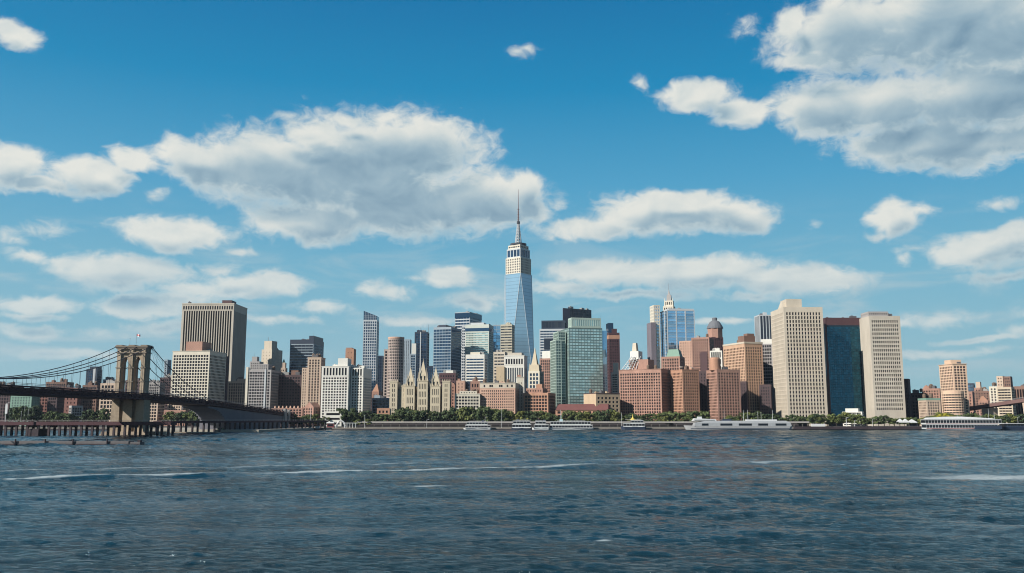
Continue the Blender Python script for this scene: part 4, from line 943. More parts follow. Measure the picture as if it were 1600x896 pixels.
t2, L2 = pier_run('elevated_walkway', 'long dark elevated walkway on posts running from the bridge tower to the shore', (gp(246, 700), gp(508, 930)), 9.6, 1.6, 8, 14)
# low floating breakwater
a0 = at(-60, 694, 415); b0 = at(222, 694, 415)
t = thing('breakwater', (b0.x, 415, 0), math.pi, 'long low grey concrete breakwater with dark posts lying in the water at left', 'breakwater')
Lb = b0.x-a0.x
m = MB(); m.box(5, Lb, -3, 3, -1.5, 1.6); m.frus(0, 5, -2.6, 2.6, -1.5, 1.2); m.build('concrete_beam', wall('wet_concrete', (.16, .15, .155), var=.4), t)
m = MB(); m.box(0, Lb, 3.0, 3.25, -1, .5); m.build('fender', darkwood, t)
for q in (14.5, 30, 42.5, 56, 70):
    if q < Lb: m = MB(); m.tube((q, 3.5, -2), (q, 3.5, 2.6), .35, .35, 8); m.build('mooring_post', darkwood, t)
m = MB(); m.box(.5, 1.8, -1, 1, 1.2, 2.0); m.build('marker_block', darkwood, t)

# right bridge
def rp(px, py, Y): return at(px, py, Y)
P1, P2 = rp(1517, 637, 1075), rp(1640, 618, 960)
dv = P2-P1; L = math.hypot(dv.x, dv.y); ang = math.atan2(dv.y, dv.x)
t = thing('road_bridge', (P1.x, P1.y, 0), ang, 'rust brown road viaduct rising towards the right edge on a flared stone pier', 'bridge')
m = MB(); m.loft([[(-10, -7, P1.z-4), (-10, 7, P1.z-4), (-10, 7, P1.z-.5), (-10, -7, P1.z-.5)], [(L, -7, P2.z-4), (L, 7, P2.z-4), (L, 7, P2.z), (L, -7, P2.z)]]); m.build('deck_girder', wall('viaduct_brown', (.20, .12, .11)), t)
m = MB()
for h_ in (.6, 1.3): m.tube((-10, -7, P1.z-.5+h_), (L, -7, P2.z+h_), .12)
m.build('railing', MATS['railing_grey'], t)
for q in (30, L*.78): m = MB(); zz = P1.z+(P2.z-P1.z)*q/L-4.0; m.frus(q-4, q+4, -6, 6, GZ-1, zz, 1.5, 1.0); m.build('stone_pier', tan, t)

# ------------------------------------------------------------------ water
def build_water():
    rng = np.random.default_rng(5)
    # fine sector in front, spacing grows with distance
    r = [38.0]
    while r[-1] < 430: r.append(r[-1]*1+max(.24, r[-1]**1.75*.00011*1.0))
    while r[-1] < 965: r.append(r[-1]+ 1.6)
    r.append(1010.0)
    r = np.array(r); na = 620; az_ = np.radians(np.linspace(-47, 47, na))
    RR, AA = np.meshgrid(r, az_, indexing='ij'); Xw, Yw = RR*np.sin(AA), RR*np.cos(AA)
    H = np.zeros_like(Xw)
    wind = math.radians(262)
    for k in range(70):
        lam = 1.1*(24/1.1)**(rng.random()**.95); th = wind+rng.normal(0, .42); kk = 2*math.pi/lam
        amp = .0155*lam**.86*rng.uniform(.5, 1.1)*((0.40+.25*np.clip(1-RR/220, 0, 1)) if lam > 9 else (.46 if lam > 4 else .74))
        ph = kk*(Xw*math.cos(th)+Yw*math.sin(th))+rng.uniform(0, 6.28)
        s = np.sin(ph); fade = np.clip(1.6-RR/(lam*150), 0, 1)
        H += amp*(s+.10*np.cos(2*ph))*fade*.72
    # patches of calmer and rougher water
    patch = .85+.22*np.sin(Xw*.031+Yw*.017+1.2)*np.sin(Yw*.043-Xw*.011)+.08*np.sin(Xw*.09+Yw*.06)
    H *= patch*(1+1.5*np.clip((RR-230)/250, 0, 1))
    # boat wake: long low ridges crossing the view
    foam_sheen = np.zeros_like(H)
    def line(px0, py0, px1, py1, bow=0):
        Y0, Y1 = HC*FPX/(py0-653.5), HC*FPX/(py1-653.5)
        X0, X1 = (px0-800)/FPX*Y0, (px1-800)/FPX*Y1
        u = np.array([X1-X0, Y1-Y0]); Lg = np.hypot(*u); u = u/Lg; n_ = np.array([-u[1], u[0]])
        s = (Xw-X0)*u[0]+(Yw-Y0)*u[1]; dd = (Xw-X0)*n_[0]+(Yw-Y0)*n_[1]-bow*np.sin(np.pi*np.clip(s/Lg, 0, 1))
        dd = dd+.9*np.sin(s*.035)+.35*np.sin(s*.13+1)
        return s, dd, Lg
    for (q, amp, wd, fo) in (((-60, 748, 1680, 711), .46, 3.0, 1), ((-60, 737, 1680, 704), .34, 3.0, .62), ((-60, 731, 1680, 700), .28, 3.6, 0), ((-60, 722, 1680, 694), .2, 4.5, 0)):
        s, dd, Lg = line(*q)
        H += amp*np.exp(-(dd/wd)**2)*(.8+.3*np.sin(s*.05))-amp*.5*np.exp(-((dd+wd*1.8)/wd)**2)
        brk = np.clip(.85+.5*np.sin(s*.047+q[1])*np.sin(s*.021+2)+.25*np.sin(s*.2), .45, 1)
        tail = 1-.40*np.clip((s/Lg-.38)*5, 0, 1)+.32*np.clip((s/Lg-.86)*12, 0, 1)
        foam_sheen = np.maximum(foam_sheen, fo*np.exp(-((dd-.3)/1.6)**2)*brk*tail*1.25)  # wake froth, plus the ridges' sky reflection painted into the same mask
    for (px, py, wx, wy) in ((665, 756, 5, .7), (1580, 744, 26, 3.4), (880, 829, .7, .3), (940, 835, .9, .3), (1320, 725, 5, 1.6), (1180, 722, 3, 1.2), (1425, 722, 4, 2), (700, 855, .4, .2), (232, 828, .3, .2)):
        Y0 = HC*FPX/(py-653.5); X0 = (px-800)/FPX*Y0
        foam_sheen = np.maximum(foam_sheen, .95*np.exp(-((Xw-X0)/wx)**2-((Yw-Y0)/(wy*2))**2))
    edge = np.clip((r-38)/6, 0, 1)[:, None]*np.clip((1000-r)/120, 0, 1)[:, None]*np.clip((np.arange(na))/10, 0, 1)[None, :]*np.clip((na-1-np.arange(na))/10, 0, 1)[None, :]
    H *= edge; H[np.isnan(H)] = 0
    nr = len(r); V = np.stack([Xw, Yw, H], -1).reshape(-1, 3)
    idx = np.arange(nr*na).reshape(nr, na)
    F = np.stack([idx[:-1, :-1], idx[:-1, 1:], idx[1:, 1:], idx[1:, :-1]], -1).reshape(-1, 4)[:, ::-1]
    # flat remainder: inner fan, the ring behind and the outer sheet
    ex_v, ex_f = [], []; base_i = len(V)
    def add(pts): 
        i = base_i+len(ex_v); ex_v.extend([(x, y, 0.0) for x, y in pts]); ex_f.append(tuple(range(i, i+4)))
    A = [math.radians(x) for x in range(47, 314, 3)]
    P_ = lambda rr, a: (rr*math.sin(a), rr*math.cos(a))
    for a0_, a1_ in zip(A, A[1:]): add([P_(.01, a0_), P_(38, a0_), P_(38, a1_), P_(.011, a1_)][::-1]); add([P_(38, a0_), P_(1010, a0_), P_(1010, a1_), P_(38, a1_)][::-1])
    A2 = list(az_[::4]); 
    if A2[-1] != az_[-1]: A2.append(az_[-1])
    for a0_, a1_ in zip(A2, A2[1:]): add([P_(.01, a0_), P_(38, a0_), P_(38, a1_), P_(.011, a1_)][::-1])
    full = sorted(set([math.radians(x) for x in range(-47, 314, 3)]))
    for a0_, a1_ in zip(full, full[1:]+[full[0]+2*math.pi]): add([P_(1010, a0_), P_(6000, a0_), P_(6000, a1_), P_(1010, a1_)][::-1])
    Va = np.vstack([V, np.array(ex_v)]); Fa = np.vstack([F, np.array(ex_f)])
    me = bpy.data.meshes.new('water'); me.vertices.add(len(Va)); me.vertices.foreach_set('co', Va.ravel())
    me.loops.add(len(Fa)*4); me.loops.foreach_set('vertex_index', Fa.ravel().astype(np.int32))
    me.polygons.add(len(Fa)); me.polygons.foreach_set('loop_start', np.arange(0, len(Fa)*4, 4, dtype=np.int32)); me.polygons.foreach_set('loop_total', np.full(len(Fa), 4, dtype=np.int32))
    me.polygons.foreach_set('use_smooth', np.ones(len(Fa), dtype=bool))
    me.update(calc_edges=True)
    at_ = me.attributes.new('foam_sheen', 'FLOAT', 'POINT'); at_.data.foreach_set('value', np.concatenate([foam_sheen.ravel()*edge_full(edge, nr, na), np.zeros(len(ex_v))]).astype(np.float32))
    o = bpy.data.objects.new('water', me); COL.objects.link(o); o['kind'] = 'structure'; return o
def edge_full(e, nr, na): return e.ravel()
wo_ = build_water()
m_, t_, b_ = new_mat('river_water')
geo = t_.n.new('ShaderNodeNewGeometry'); pos = geo.outputs['Position']
n1 = t_.noise(t_.v('MULTIPLY', pos, (.6, 1.7, 1)), 1.1, 6, .62, .3); n2 = t_.noise(t_.v('MULTIPLY', pos, (.4, 1.7, 1)), .22, 4, .55, .4)
calm = t_.noise(t_.v('MULTIPLY', pos, (.16, 1, 1)), .022, 4, .55)
st_ = t_.smooth(calm, .38, .62, .30, 1.0)
bp = t_.n.new('ShaderNodeBump'); bp.inputs['Distance'].default_value = 1.0
hh = t_.m('ADD', t_.m('MULTIPLY', n1, .60), t_.m('MULTIPLY', n2, 1.25))
t_.l.new(hh, bp.inputs['Height']); t_.l.new(st_, bp.inputs['Strength'])
fa = t_.n.new('ShaderNodeAttribute'); fa.attribute_name = 'foam_sheen'
fn = t_.noise(t_.v('MULTIPLY', pos, (.35, 1.2, 1)), 2.6, 6, .75)
fm = t_.smooth(t_.m('MULTIPLY', fa.outputs['Fac'], t_.m('MULTIPLY_ADD', fn, 2.6, -.45)), .12, .85)
murk = t_.noise(pos, .05, 3)
deep = t_.mix(murk, (.003, .020, .032), (.008, .022, .028))
colr = t_.mix(fm, deep, (.27, .32, .34))  # pale colour covers both froth and the painted sky reflection
t_.l.new(colr, b_.inputs['Base Color']); t_.l.new(t_.m('MULTIPLY_ADD', fm, .6, .09), b_.inputs['Roughness']); b_.inputs['IOR'].default_value = 1.333; b_.inputs['Specular Tint'].default_value = (.70, .93, 1, 1)
t_.l.new(bp.outputs[0], b_.inputs['Normal'])
wo_.data.materials.append(m_)

# ------------------------------------------------------------------ trees
def leaf_mat(name, c):
    mt_, n_, b_ = new_mat(name); g = n_.n.new('ShaderNodeNewGeometry'); oi = n_.n.new('ShaderNodeObjectInfo')
    f = n_.m('MULTIPLY_ADD', g.outputs['Random Per Island'], .9, .55); f = n_.m('MULTIPLY', f, n_.m('MULTIPLY_ADD', oi.outputs['Random'], .5, .75))
    cc = n_.mix(oi.outputs['Random'], c, (c[0]*1.5, c[1]*1.15, c[2]*.8)); s_ = n_.v('SCALE', cc); n_.put(s_.node.inputs[3], f)
    n_.l.new(s_, b_.inputs['Base Color']); b_.inputs['Roughness'].default_value = .7; b_.inputs['Specular IOR Level'].default_value = .25; return mt_
bark = wall('bark', (.09, .07, .055)); leaves = [leaf_mat('leaf_green', (.050, .080, .034)), leaf_mat('leaf_dark', (.034, .060, .030)), leaf_mat('leaf_light', (.078, .105, .036)), leaf_mat('leaf_yellow', (.30, .30, .03))]
def make_tree(h, wd, lm, seed, clumps=34, lsz=.75):
    rr = random.Random(seed)
    root = thing('tree', (0, -500, 0), 0, 'tree', 'tree', 'trees along the shore')
    m = MB(); m.tube((0, 0, -.3), (0, 0, h*.42), h*.028, h*.016, 7)
    cen = []
    for k in range(clumps):
        a_ = rr.uniform(0, 6.283); zf = rr.random(); z = h*(.30+.62*zf); rad = wd*.5*math.sqrt(rr.random())*(math.sin(math.pi*min(1, .22+.72*zf))**.6)
        cen.append((Vector((rad*math.cos(a_), rad*math.sin(a_), z)), rr.uniform(.10, .19)*wd))
    for c, q in cen[:9]: m.tube((0, 0, h*rr.uniform(.2, .42)), c, h*.010, h*.003, 5, False)
    m.build('trunk', bark, root)
    m = MB()
    for c, q in cen:
        for k in range(46):
            d_ = Vector((rr.gauss(0, 1), rr.gauss(0, 1), rr.gauss(0, 1))).normalized()*q*(rr.random()**.4); d_.z *= .75
            p = c+d_; n_ = (d_.normalized()+Vector((rr.gauss(0, .5), rr.gauss(0, .5), rr.gauss(.3, .5)))).normalized()
            u = n_.orthogonal().normalized(); v = n_.cross(u); an = rr.uniform(0, 3.14); u, v = u*math.cos(an)+v*math.sin(an), v*math.cos(an)-u*math.sin(an)
            s_ = lsz*rr.uniform(.6, 1.3)
            m.poly([p-u*s_, p-v*s_*.7, p+u*s_, p+v*s_*.7])
    m.build('crown', lm, root); return root
protos = [make_tree(17, 13, leaves[0], 1), make_tree(19, 14, leaves[1], 2), make_tree(15, 14, leaves[0], 3, 30), make_tree(21, 13, leaves[1], 4, 38), make_tree(13, 12, leaves[2], 5, 26), make_tree(12, 11, leaves[3], 6, 24)]
used = set()
ORD = ['first', 'second', 'third', 'fourth', 'fifth', 'sixth', 'seventh', 'eighth', 'ninth', 'tenth', 'eleventh', 'twelfth', 'thirteenth', 'fourteenth']
spots = []
rr = random.Random(11)
def heights(px):
    for a_, b_, hpy in ((20, 62, 636), (62, 120, 645), (135, 165, 641), (262, 300, 645), (300, 335, 638), (335, 375, 648), (420, 455, 645), (455, 520, 650), (530, 580, 640), (580, 620, 646), (620, 660, 638), (660, 705, 642), (705, 755, 638), (755, 800, 642), (800, 850, 643), (850, 880, 648), (880, 960, 642), (960, 1035, 647), (1035, 1100, 645), (1100, 1160, 652), (1160, 1215, 644), (1215, 1262, 651), (1262, 1300, 650), (1300, 1345, 648), (1345, 1400, 651), (1400, 1450, 652), (1450, 1560, 648), (1560, 1640, 650)):
        if a_ <= px < b_: return hpy
    return None
px = 22.0
while px < 1625:
    h_ = heights(px)
    if h_ is not None and not (1100 < px < 1150 and rr.random() < .5): spots.append((px, h_+rr.uniform(-3.5, 3), rr.uniform(990, 999) if 262 < px < 1440 else rr.uniform(966, 974), None))
    px += rr.uniform(6.0, 9.5)
spots += [(1472, 645, 968, 5), (1481, 648, 967, 5), (1248, 650, 985, 2), (1274, 646, 985, 1), (1280, 652, 983, 4), (575, 655, 972, 4), (560, 656, 972, 4), (1040, 650, 988, 4)]
info = []
for (px, py, Y, pk) in spots:
    p = at(px, py, Y); hh_ = p.z-GZ
    k = pk if pk is not None else 1 if px < 200 else rr.choice([0, 1, 2, 3, 0, 2, 1, 4] if px < 1300 else [0, 2, 4, 4, 2, 1])
    info.append((px, Y, hh_, k, p.x))
def before(px):
    c = [x for x in BLD if x[0]-1 <= px <= x[1]+1 and x[2] < 1200 and x[0] > -60 and 'dark gap' not in x[3]]
    return min(c, key=lambda x: x[2])[3] if c else None
info.sort(); cnt = {}; prev = 'left edge'
names_ = []
for i in info:
    s_ = before(i[0]) or prev; prev = s_; cnt[s_] = cnt.get(s_, 0)+1; names_.append((s_, cnt[s_]))
KN = {0: 'rounded green tree', 1: 'dark green tree', 2: 'spreading green tree', 3: 'tall dark green tree', 4: 'low light green tree', 5: 'bright yellow-green tree'}
base_h = [17, 19, 15, 21, 13, 12]
for (px, Y, hh_, k, X_), (s_, n_) in zip(info, names_):
    o = protos[k] if k not in used else copy_tree(protos[k]); used.add(k)
    o.location = (X_, Y, GZ); q = hh_/base_h[k]; o.scale = (max(.9, q*rr.uniform(1.0, 1.3)), max(.85, q), q); o.rotation_euler = (0, 0, rr.uniform(0, 6.28))
    o['label'] = f"{KN[k]} before the {s_}, " + (f"{ORD[n_-1]} from the left there" if cnt[s_] > 1 else "the only one there")

# hedge of undergrowth behind the road
# ------------------------------------------------------------------ boats
wp = plain('boat_white', (.64, .66, .67), .4); nv = plain('boat_navy', (.03, .045, .08), .4); bgl = glass('boat_window', (.006, .009, .013), (.03, .04, .05), .2, spec=.15)
yl = plain('boat_yellow', (.75, .55, .10), .5); rd = plain('boat_red', (.35, .06, .05), .5); gr = plain('boat_grey', (.40, .41, .42), .45)
def hull(m, L, W, h, bow=.12, z0=-.6, dirn=1, stern=.04):
    prof = [(-.5, .80), (-.5+stern, .95), (0, 1.0), (.5-bow, .9), (.5-bow*.45, .55), (.5, .06)]
    rings = []
    for (z, k, sh) in ((z0, .82, .93), (0, .9, .96), (h, 1.0, 1.0)):
        pts = [(dirn*x*L*sh, -W/2*y) for x, y in prof]+[(dirn*x*L*sh, W/2*y) for x, y in reversed(prof)]
        rings.append([(x, y*k, z+(.35*h*max(0, (dirn*x/L)*2-.5) if z > 0 else 0)) for x, y in pts][::(1 if dirn > 0 else -1)])
    m.loft(rings)
def cabin(root, part, x0, x1, W, z0, z1, mat, win=True, bay=3.0, rake=1.0, slot=(.22, .84)):
    m = MB()
    if win:
        # wall with a window ribbon cut in
        h_ = z1-z0; za, zb_ = z0+h_*slot[0], z0+h_*slot[1]
        m.box(x0, x1, -W/2, W/2, z0, za); m.box(x0, x1, -W/2, W/2, zb_, z1)
        q = x0
        nb = max(2, int((x1-x0)/bay))
        for i in range(nb+1):
            xx = x0+(x1-x0)*i/nb; m.box(max(x0, xx-.11), min(x1, xx+.11), -W/2+.01, -W/2+.3, za, zb_); m.box(max(x0, xx-.16), min(x1, xx+.16), W/2-.3, W/2-.01, za, zb_)
        o = m.build(part, mat, root)
        g_ = MB(); g_.box(x0+.12, x1-.12, -W/2+.32, W/2-.32, za, zb_); g_.build('window_ribbon', bgl, o); return o
    m.frus(x0, x1, -W/2, W/2, z0, z1, rake); return m.build(part, mat, root)
def boat(name, label, pxl, pxr, Y, decks, hh_=1.6, hm=None, W=9, dirn=1, roof=None, mast=True, cat='ferry', upper=.0):
    a_, b_ = at(pxl, 660, Y).x, at(pxr, 660, Y).x; L_ = b_-a_
    t_ = thing(name, ((a_+b_)/2, Y, 0), 0, label, cat)
    m = MB(); hull(m, L_, W, hh_, dirn=dirn); m.build('hull', hm or wp, t_)
    m = MB()
    for sy in (-1, 1):
        m.box(-L_*.42, L_*.36, sy*W*.475-.12, sy*W*.475+.12, hh_-.35, hh_+.12)
    m.build('rubbing_strake', nv if (hm or wp) is wp else wp, t_)
    z = hh_+.02
    for i, (f0, f1, h_, win) in enumerate(decks):
        x0, x1 = f0*L_, f1*L_
        if dirn < 0: x0, x1 = -x1, -x0
        cabin(t_, 'cabin', x0, x1, W*(.86-.06*i), z, z+h_, wp, win); m = MB(); m.box(x0-.5, x1+.5, -W*(.45-.03*i), W*(.45-.03*i), z+h_, z+h_+.22); m.build('roof_deck', roof or wp, t_)
        z += h_+.22
    if mast:
        x = dirn*.12*L_; m = MB(); m.tube((x, 0, z-.1), (x, 0, z+3.6), .14, .06); m.tube((x-.8, 0, z+2.4), (x+.8, 0, z+2.4), .07); m.build('mast', steel, t_)
        m = MB(); m.frus(-dirn*.2*L_-1, -dirn*.2*L_+1, -1, 1, z-.05, z+1.6, .8); m.build('funnel', nv, t_)
        # rail
    m = MB()
    for sy in (-1, 1):
        for zz in (z+.5, z+.95): m.tube((-L_*.3, sy*W*.36, zz), (L_*.3, sy*W*.36, zz), .05, .05, 4)
        for k in range(9): m.tube((-L_*.3+k*L_*.075, sy*W*.36, z-.05), (-L_*.3+k*L_*.075, sy*W*.36, z+.95), .05, .05, 4)
    m.build('railing', wp, t_)
    return t_, L_, z
boat('ferry', 'small white two-deck ferry with navy stern, moored alone left of the ferry group', 724, 768, 948, [(-.46, .42, 3.2, True), (-.36, .38, 2.9, True)], 1.5, dirn=-1)
boat('ferry', 'white ferry with dark blue hull, first of the moored group beneath the orange warehouse', 799, 833, 948, [(-.46, .40, 3.6, True), (-.42, .36, 3.3, True)], 1.9, nv)
boat('ferry', 'white rounded ferry with sloping front between its two moored neighbours', 831, 858, 944, [(-.45, .34, 3.4, True), (-.3, .3, 3.0, True)], 1.9, wp, dirn=-1)
t_, L_, z = boat('ferry', 'long white double-deck ferry with many windows and pale blue mast, last of the group', 857, 928, 947, [(-.48, .46, 3.4, True), (-.46, .42, 3.3, True)], 1.4, wp)
m = MB(); m.tube((-L_*.22, 0, z), (-L_*.22, 0, z+9), .2, .1); m.box(-L_*.22-1.6, -L_*.22+1.6, -1.5, 1.5, z-.05, z+2.2); m.build('signal_tower', plain('pale_blue', (.45, .62, .68)), t_)
t_, L_, z = boat('ferry', 'white and navy ferry with a yellow cone on its roof', 970, 1009, 946, [(-.44, .40, 3.2, True), (-.38, .1, 3.0, True)], 3.2, nv, dirn=-1)
m = MB(); m.lathe(-.02*L_, 0, [(3.2, z), (1.2, z+1.8), (.4, z+3.4), (.15, z+6)], 10); m.build('yellow_cone', yl, t_); m = MB(); m.box(-L_*.25, L_*.25, -3.2, 3.2, z, z+.25); m.build('yellow_roof', yl, t_)
# long sleek vessel
a_, b_ = at(1068, 660, 943).x, at(1236, 660, 943).x; L_ = b_-a_
t_ = thing('passenger_ship', ((a_+b_)/2, 943, 0), 0, 'very long sleek grey-white ship with pointed left bow and dark window panels', 'ship')
m = MB(); hull(m, L_, 13, 2.6, bow=.10, dirn=-1, stern=.02); m.build('hull', gr, t_)
m = MB(); m.loft([[(-L_*.41, -5.9, 2.5), (L_*.49, -5.9, 2.5), (L_*.49, 5.9, 2.5), (-L_*.41, 5.9, 2.5)], [(-L_*.40, -5.9, 4.9), (L_*.48, -5.9, 4.9), (L_*.48, 5.9, 4.9), (-L_*.40, 5.9, 4.9)], [(-L_*.30, -5.2, 6.3), (L_*.44, -5.2, 6.3), (L_*.44, 5.2, 6.3), (-L_*.30, 5.2, 6.3)]]); sup = m.build('superstructure', plain('ship_grey', (.37, .39, .41), .35), t_)
for f0, f1 in ((-.34, -.28), (-.17, -.06), (.0, .12), (.18, .27), (.34, .44)):
    m = MB(); m.box(f0*L_, f1*L_, -6.0, -5.85, 2.9, 4.4); m.build('window_panel', bgl, sup)
m = MB(); m.loft([[(-L_*.42, -4.4, 6.2), (-L_*.2, -4.4, 6.2), (-L_*.2, 4.4, 6.2), (-L_*.42, 4.4, 6.2)], [(-L_*.40, -4, 8.0), (-L_*.21, -4, 7.4), (-L_*.21, 4, 7.4), (-L_*.40, 4, 8.0)]]); br = m.build('bridge_deck', wp, t_)
m = MB(); m.box(-L_*.405, -L_*.215, -4.42, -4.2, 6.5, 7.0); m.build('window_ribbon', bgl, br)
m = MB(); m.box(-L_*.37, -L_*.33, -1.5, 1.5, 7.7, 9.2); m.build('funnel', wp, t_)
m = MB(); m.box(L_*.08, L_*.36, -3.5, 3.5, 6.2, 7.2); m.build('upper_house', wp, t_); m = MB(); m.box(-L_*.14, -L_*.06, -3, 3, 6.2, 7.6); m.build('dark_house', nv, t_)
for f0 in (-.12, .06, .10, .33): m = MB(); m.tube((f0*L_, 0, 6.2), (f0*L_, 0, 14), .2, .12); m.build('mast', wp, t_)
m = MB(); m.box(-L_*.5+6, L_*.5, -6.75, -6.5, .5, 1.0); m.build('rubbing_strake', nv, t_)
t_.scale = (1, 1, 1.46)
# big excursion boat right
t_, L_, z = boat('excursion_boat', 'big white excursion boat with red trim, three decks, at the right end of the shore', 1441, 1564, 925, [(-.48, .42, 4.6, True), (-.49, .47, 4.6, True)], 1.2, wp, W=13, dirn=1, cat='boat')
m = MB(); m.loft([[(-L_*.46, -5.2, z), (L_*.40, -5.2, z), (L_*.40, 5.2, z), (-L_*.46, 5.2, z)], [(-L_*.43, -4.6, z+1.5), (L_*.36, -4.6, z+.9), (L_*.36, 4.6, z+.9), (-L_*.43, 4.6, z+1.5)], [(-L_*.2, -3, z+2.5), (-.02*L_, -3, z+2.6), (-.02*L_, 3, z+2.6), (-L_*.2, 3, z+2.5)]]); m.build('canopy_roof', wp, t_)
for zz in (1.3, 6.0): m = MB(); m.box(-L_*.485, L_*.43, -5.85, -5.72, zz, zz+.42); m.build('red_trim', rd, t_)
m = MB(); m.box(L_*.12, L_*.47, -6.2, -5.75, .9, 4.2); m.build('navy_side', nv, t_)
for f0 in (-.05, .24, .42): m = MB(); m.tube((f0*L_, 0, z), (f0*L_, 0, z+6.5), .2, .1); m.build('mast', wp, t_)
# dark barge at the right edge
a_ = at(1562, 660, 935).x; t_ = thing('barge', (a_+28, 935, 0), 0, 'dark covered barge with pale roof edge behind the excursion boat stern', 'barge')
m = MB(); hull(m, 56, 12, 3.0, bow=.06); m.build('hull', nv, t_)
cabin(t_, 'cargo_house', -26, 24, 10, 3, 6, nv, True, 3.2); m = MB(); m.frus(-27, 25, -5.6, 5.6, 6, 6.7, .97); m.build('roof', gr, t_)
# small craft at left
def small(name, label, pxl, pxr, Y, m1, m2, hh_=1.4, crates=True, cab=None):
    a_, b_ = at(pxl, 665, Y).x, at(pxr, 665, Y).x; L_ = b_-a_; t_ = thing(name, ((a_+b_)/2, Y, 0), 0, label, 'boat')
    m = MB(); hull(m, L_, 5.5, hh_, bow=.2); m.build('hull', m1, t_)
    m = MB(); m.box(-L_*.2, L_*.12, -1.8, 1.8, hh_, hh_+2.2); cb = m.build('wheelhouse', m2, t_); m = MB(); m.box(-L_*.18, L_*.10, -1.95, -1.82, hh_+1.0, hh_+1.8); m.build('window', bgl, cb)
    m = MB(); m.tube((-L_*.05, 0, hh_+2), (-L_*.05, 0, hh_+6), .1, .05); m.tube((-L_*.05, 0, hh_+5), (L_*.2, 0, hh_+2.2), .06); m.build('mast', steel, t_)
small('motorboat', 'small cream work boat with green deckhouse below the bridge approach', 333, 359, 780, plain('cream_paint', (.55, .52, .42)), plain('green_paint', (.12, .16, .10)))
small('tugboat', 'dark tug with pale wheelhouse at the end of the elevated walkway', 488, 506, 905, darkwood, wp, 1.8)
small('motorboat', 'low flat grey workboat left of the dark tug', 479, 491, 900, gr, wp, .8)
# flat pontoons by the tower
a_, b_ = at(262, 674, 690).x, at(336, 674, 690).x
t_ = thing('pontoon', ((a_+b_)/2, 700, 0), 0, 'long flat reddish pontoon right of the bridge tower footing', 'pontoon'); m = MB(); m.box(-(b_-a_)/2, (b_-a_)/2, -5, 5, -.5, 1.3); m.build('float', wall('footing_stone', (.40, .33, .26)), t_)
m = MB(); m.box(-(b_-a_)/2, (b_-a_)/2, -5.3, -5.02, .2, .9); m.build('fender', darkwood, t_)

# ------------------------------------------------------------------ small shore things
def lamp(px, py, Y, label, name='lamp_post', r=.16, mat=None, z0=GZ, head=True, grp='poles along the shore', cat='lamp post'):
    p = at(px, py, Y); t_ = thing(name, (p.x, Y, z0), 0, label, cat, grp); m = MB(); h_ = p.z-z0; m.tube((0, 0, 0), (0, 0, h_), r, r*.6); m.build('pole', mat or wp, t_)
    m = MB()
    if head: m.tube((0, 0, h_-.2), (1.6, 0, h_+.1), r*.6); m.box(1.2, 2.4, -.3, .3, h_, h_+.25); m.build('lamp_head', mat or wp, t_)
    else: m.lathe(0, 0, [(r*.8, h_), (r*2, h_+.3), (.02, h_+.7)], 8); m.build('finial', mat or wp, t_)
    return t_
lamp(10.5, 630, 600, 'tall pole with a long white sign standing on the pier at far left', r=.22, z0=9.6)
m = MB(); m.box(-.6, .9, -.15, .15, 7.2*.1+4.5, 11.5); o = m.build('sign_board', wp, bpy.data.objects['lamp_post'])
for (px, py, s_) in ((33.5, 644, 'shortest'), (39, 637, 'middle'), (44.5, 640, 'rightmost')): lamp(px, py, 960, f'thin white mast behind the pier, {s_} of three standing together', 'mast', .2, head=False, cat='mast')
PS_ = [(447, 652, 'slender white lamp before the red brick row'), (486, 630, 'tall pale pole beside the gabled brick house'), (570, 650, 'short dark-headed lamp at the start of the elevated road'), (784, 640, 'tall white pole before the salmon brick building'), (758, 652, 'short white pole left of the tall one before salmon brick'),
       (876, 642, 'white pole above the long double-deck ferry'), (971, 646, 'white pole just left of the yellow-coned ferry'), (667, 656, 'low lamp before the middle gothic spire'), (1184, 645, 'left pole of a pair over the long ship stern'), (1189, 645, 'right pole of a pair over the long ship stern'),
       (1322, 653, 'thick white column on the black timber pier'), (1335, 657, 'small grey pole right of the thick white column'), (1363, 655, 'white pole at the foot of the right cream tower'), (1544, 640, 'white flagpole over the excursion boat bow'), (1590, 652, 'short lamp before the viaduct pier'), (1086, 657, 'dark short lamp before the dark gap of brick blocks')]
for px, py, s_ in PS_: lamp(px, py, 956.5, s_, head=py > 650, z0=1.9, r=.42 if px == 1322 else .18)
# arched white pavilion, red kiosk, tents
def tent(px0, px1, py, Y, label, mat=wp, z0=GZ, name='tent', peaks=1):
    a_, b_ = at(px0, py, Y), at(px1, py, Y); W_ = b_.x-a_.x; h_ = a_.z-z0; t_ = thing(name, ((a_.x+b_.x)/2, Y, z0), 0, label, 'tent')
    m = MB()
    for i in range(peaks): x0 = -W_/2+i*W_/peaks; m.frus(x0, x0+W_/peaks, -3, 3, h_*.62, h_, .08)
    m.build('canopy', mat, t_)
    for sx in (-1, 1):
        for sy in (-1, 1): m = MB(); m.tube((sx*(W_/2-.2), sy*2.8, 0), (sx*(W_/2-.2), sy*2.8, h_*.63), .12); m.build('leg', steel, t_)
    m = MB(); m.box(-W_/2, W_/2, -3.05, -2.95, h_*.5, h_*.63); m.build('valance', mat, t_)
tent(1402, 1418, 654.5, 968, 'white peaked tent among trees right of the right cream tower', peaks=2)
tent(1418, 1431, 655.5, 970, 'smaller white tent, right neighbour of the twin-peaked one')
tent(92, 113, 652, 990, 'long white marquee under the bridge deck left of the tower', peaks=3); tent(15, 24, 653, 990, 'small white tent near the signpost at far left')
tent(48, 60, 652, 990, 'white double tent behind the pier left of the marquee', peaks=2)
a_ = at(524, 655, 962).x
t_ = thing('pavilion', (a_+7, 962, 1.9), 0, 'white arched pavilion at the shore beneath the white slab', 'pavilion')
m = MB()
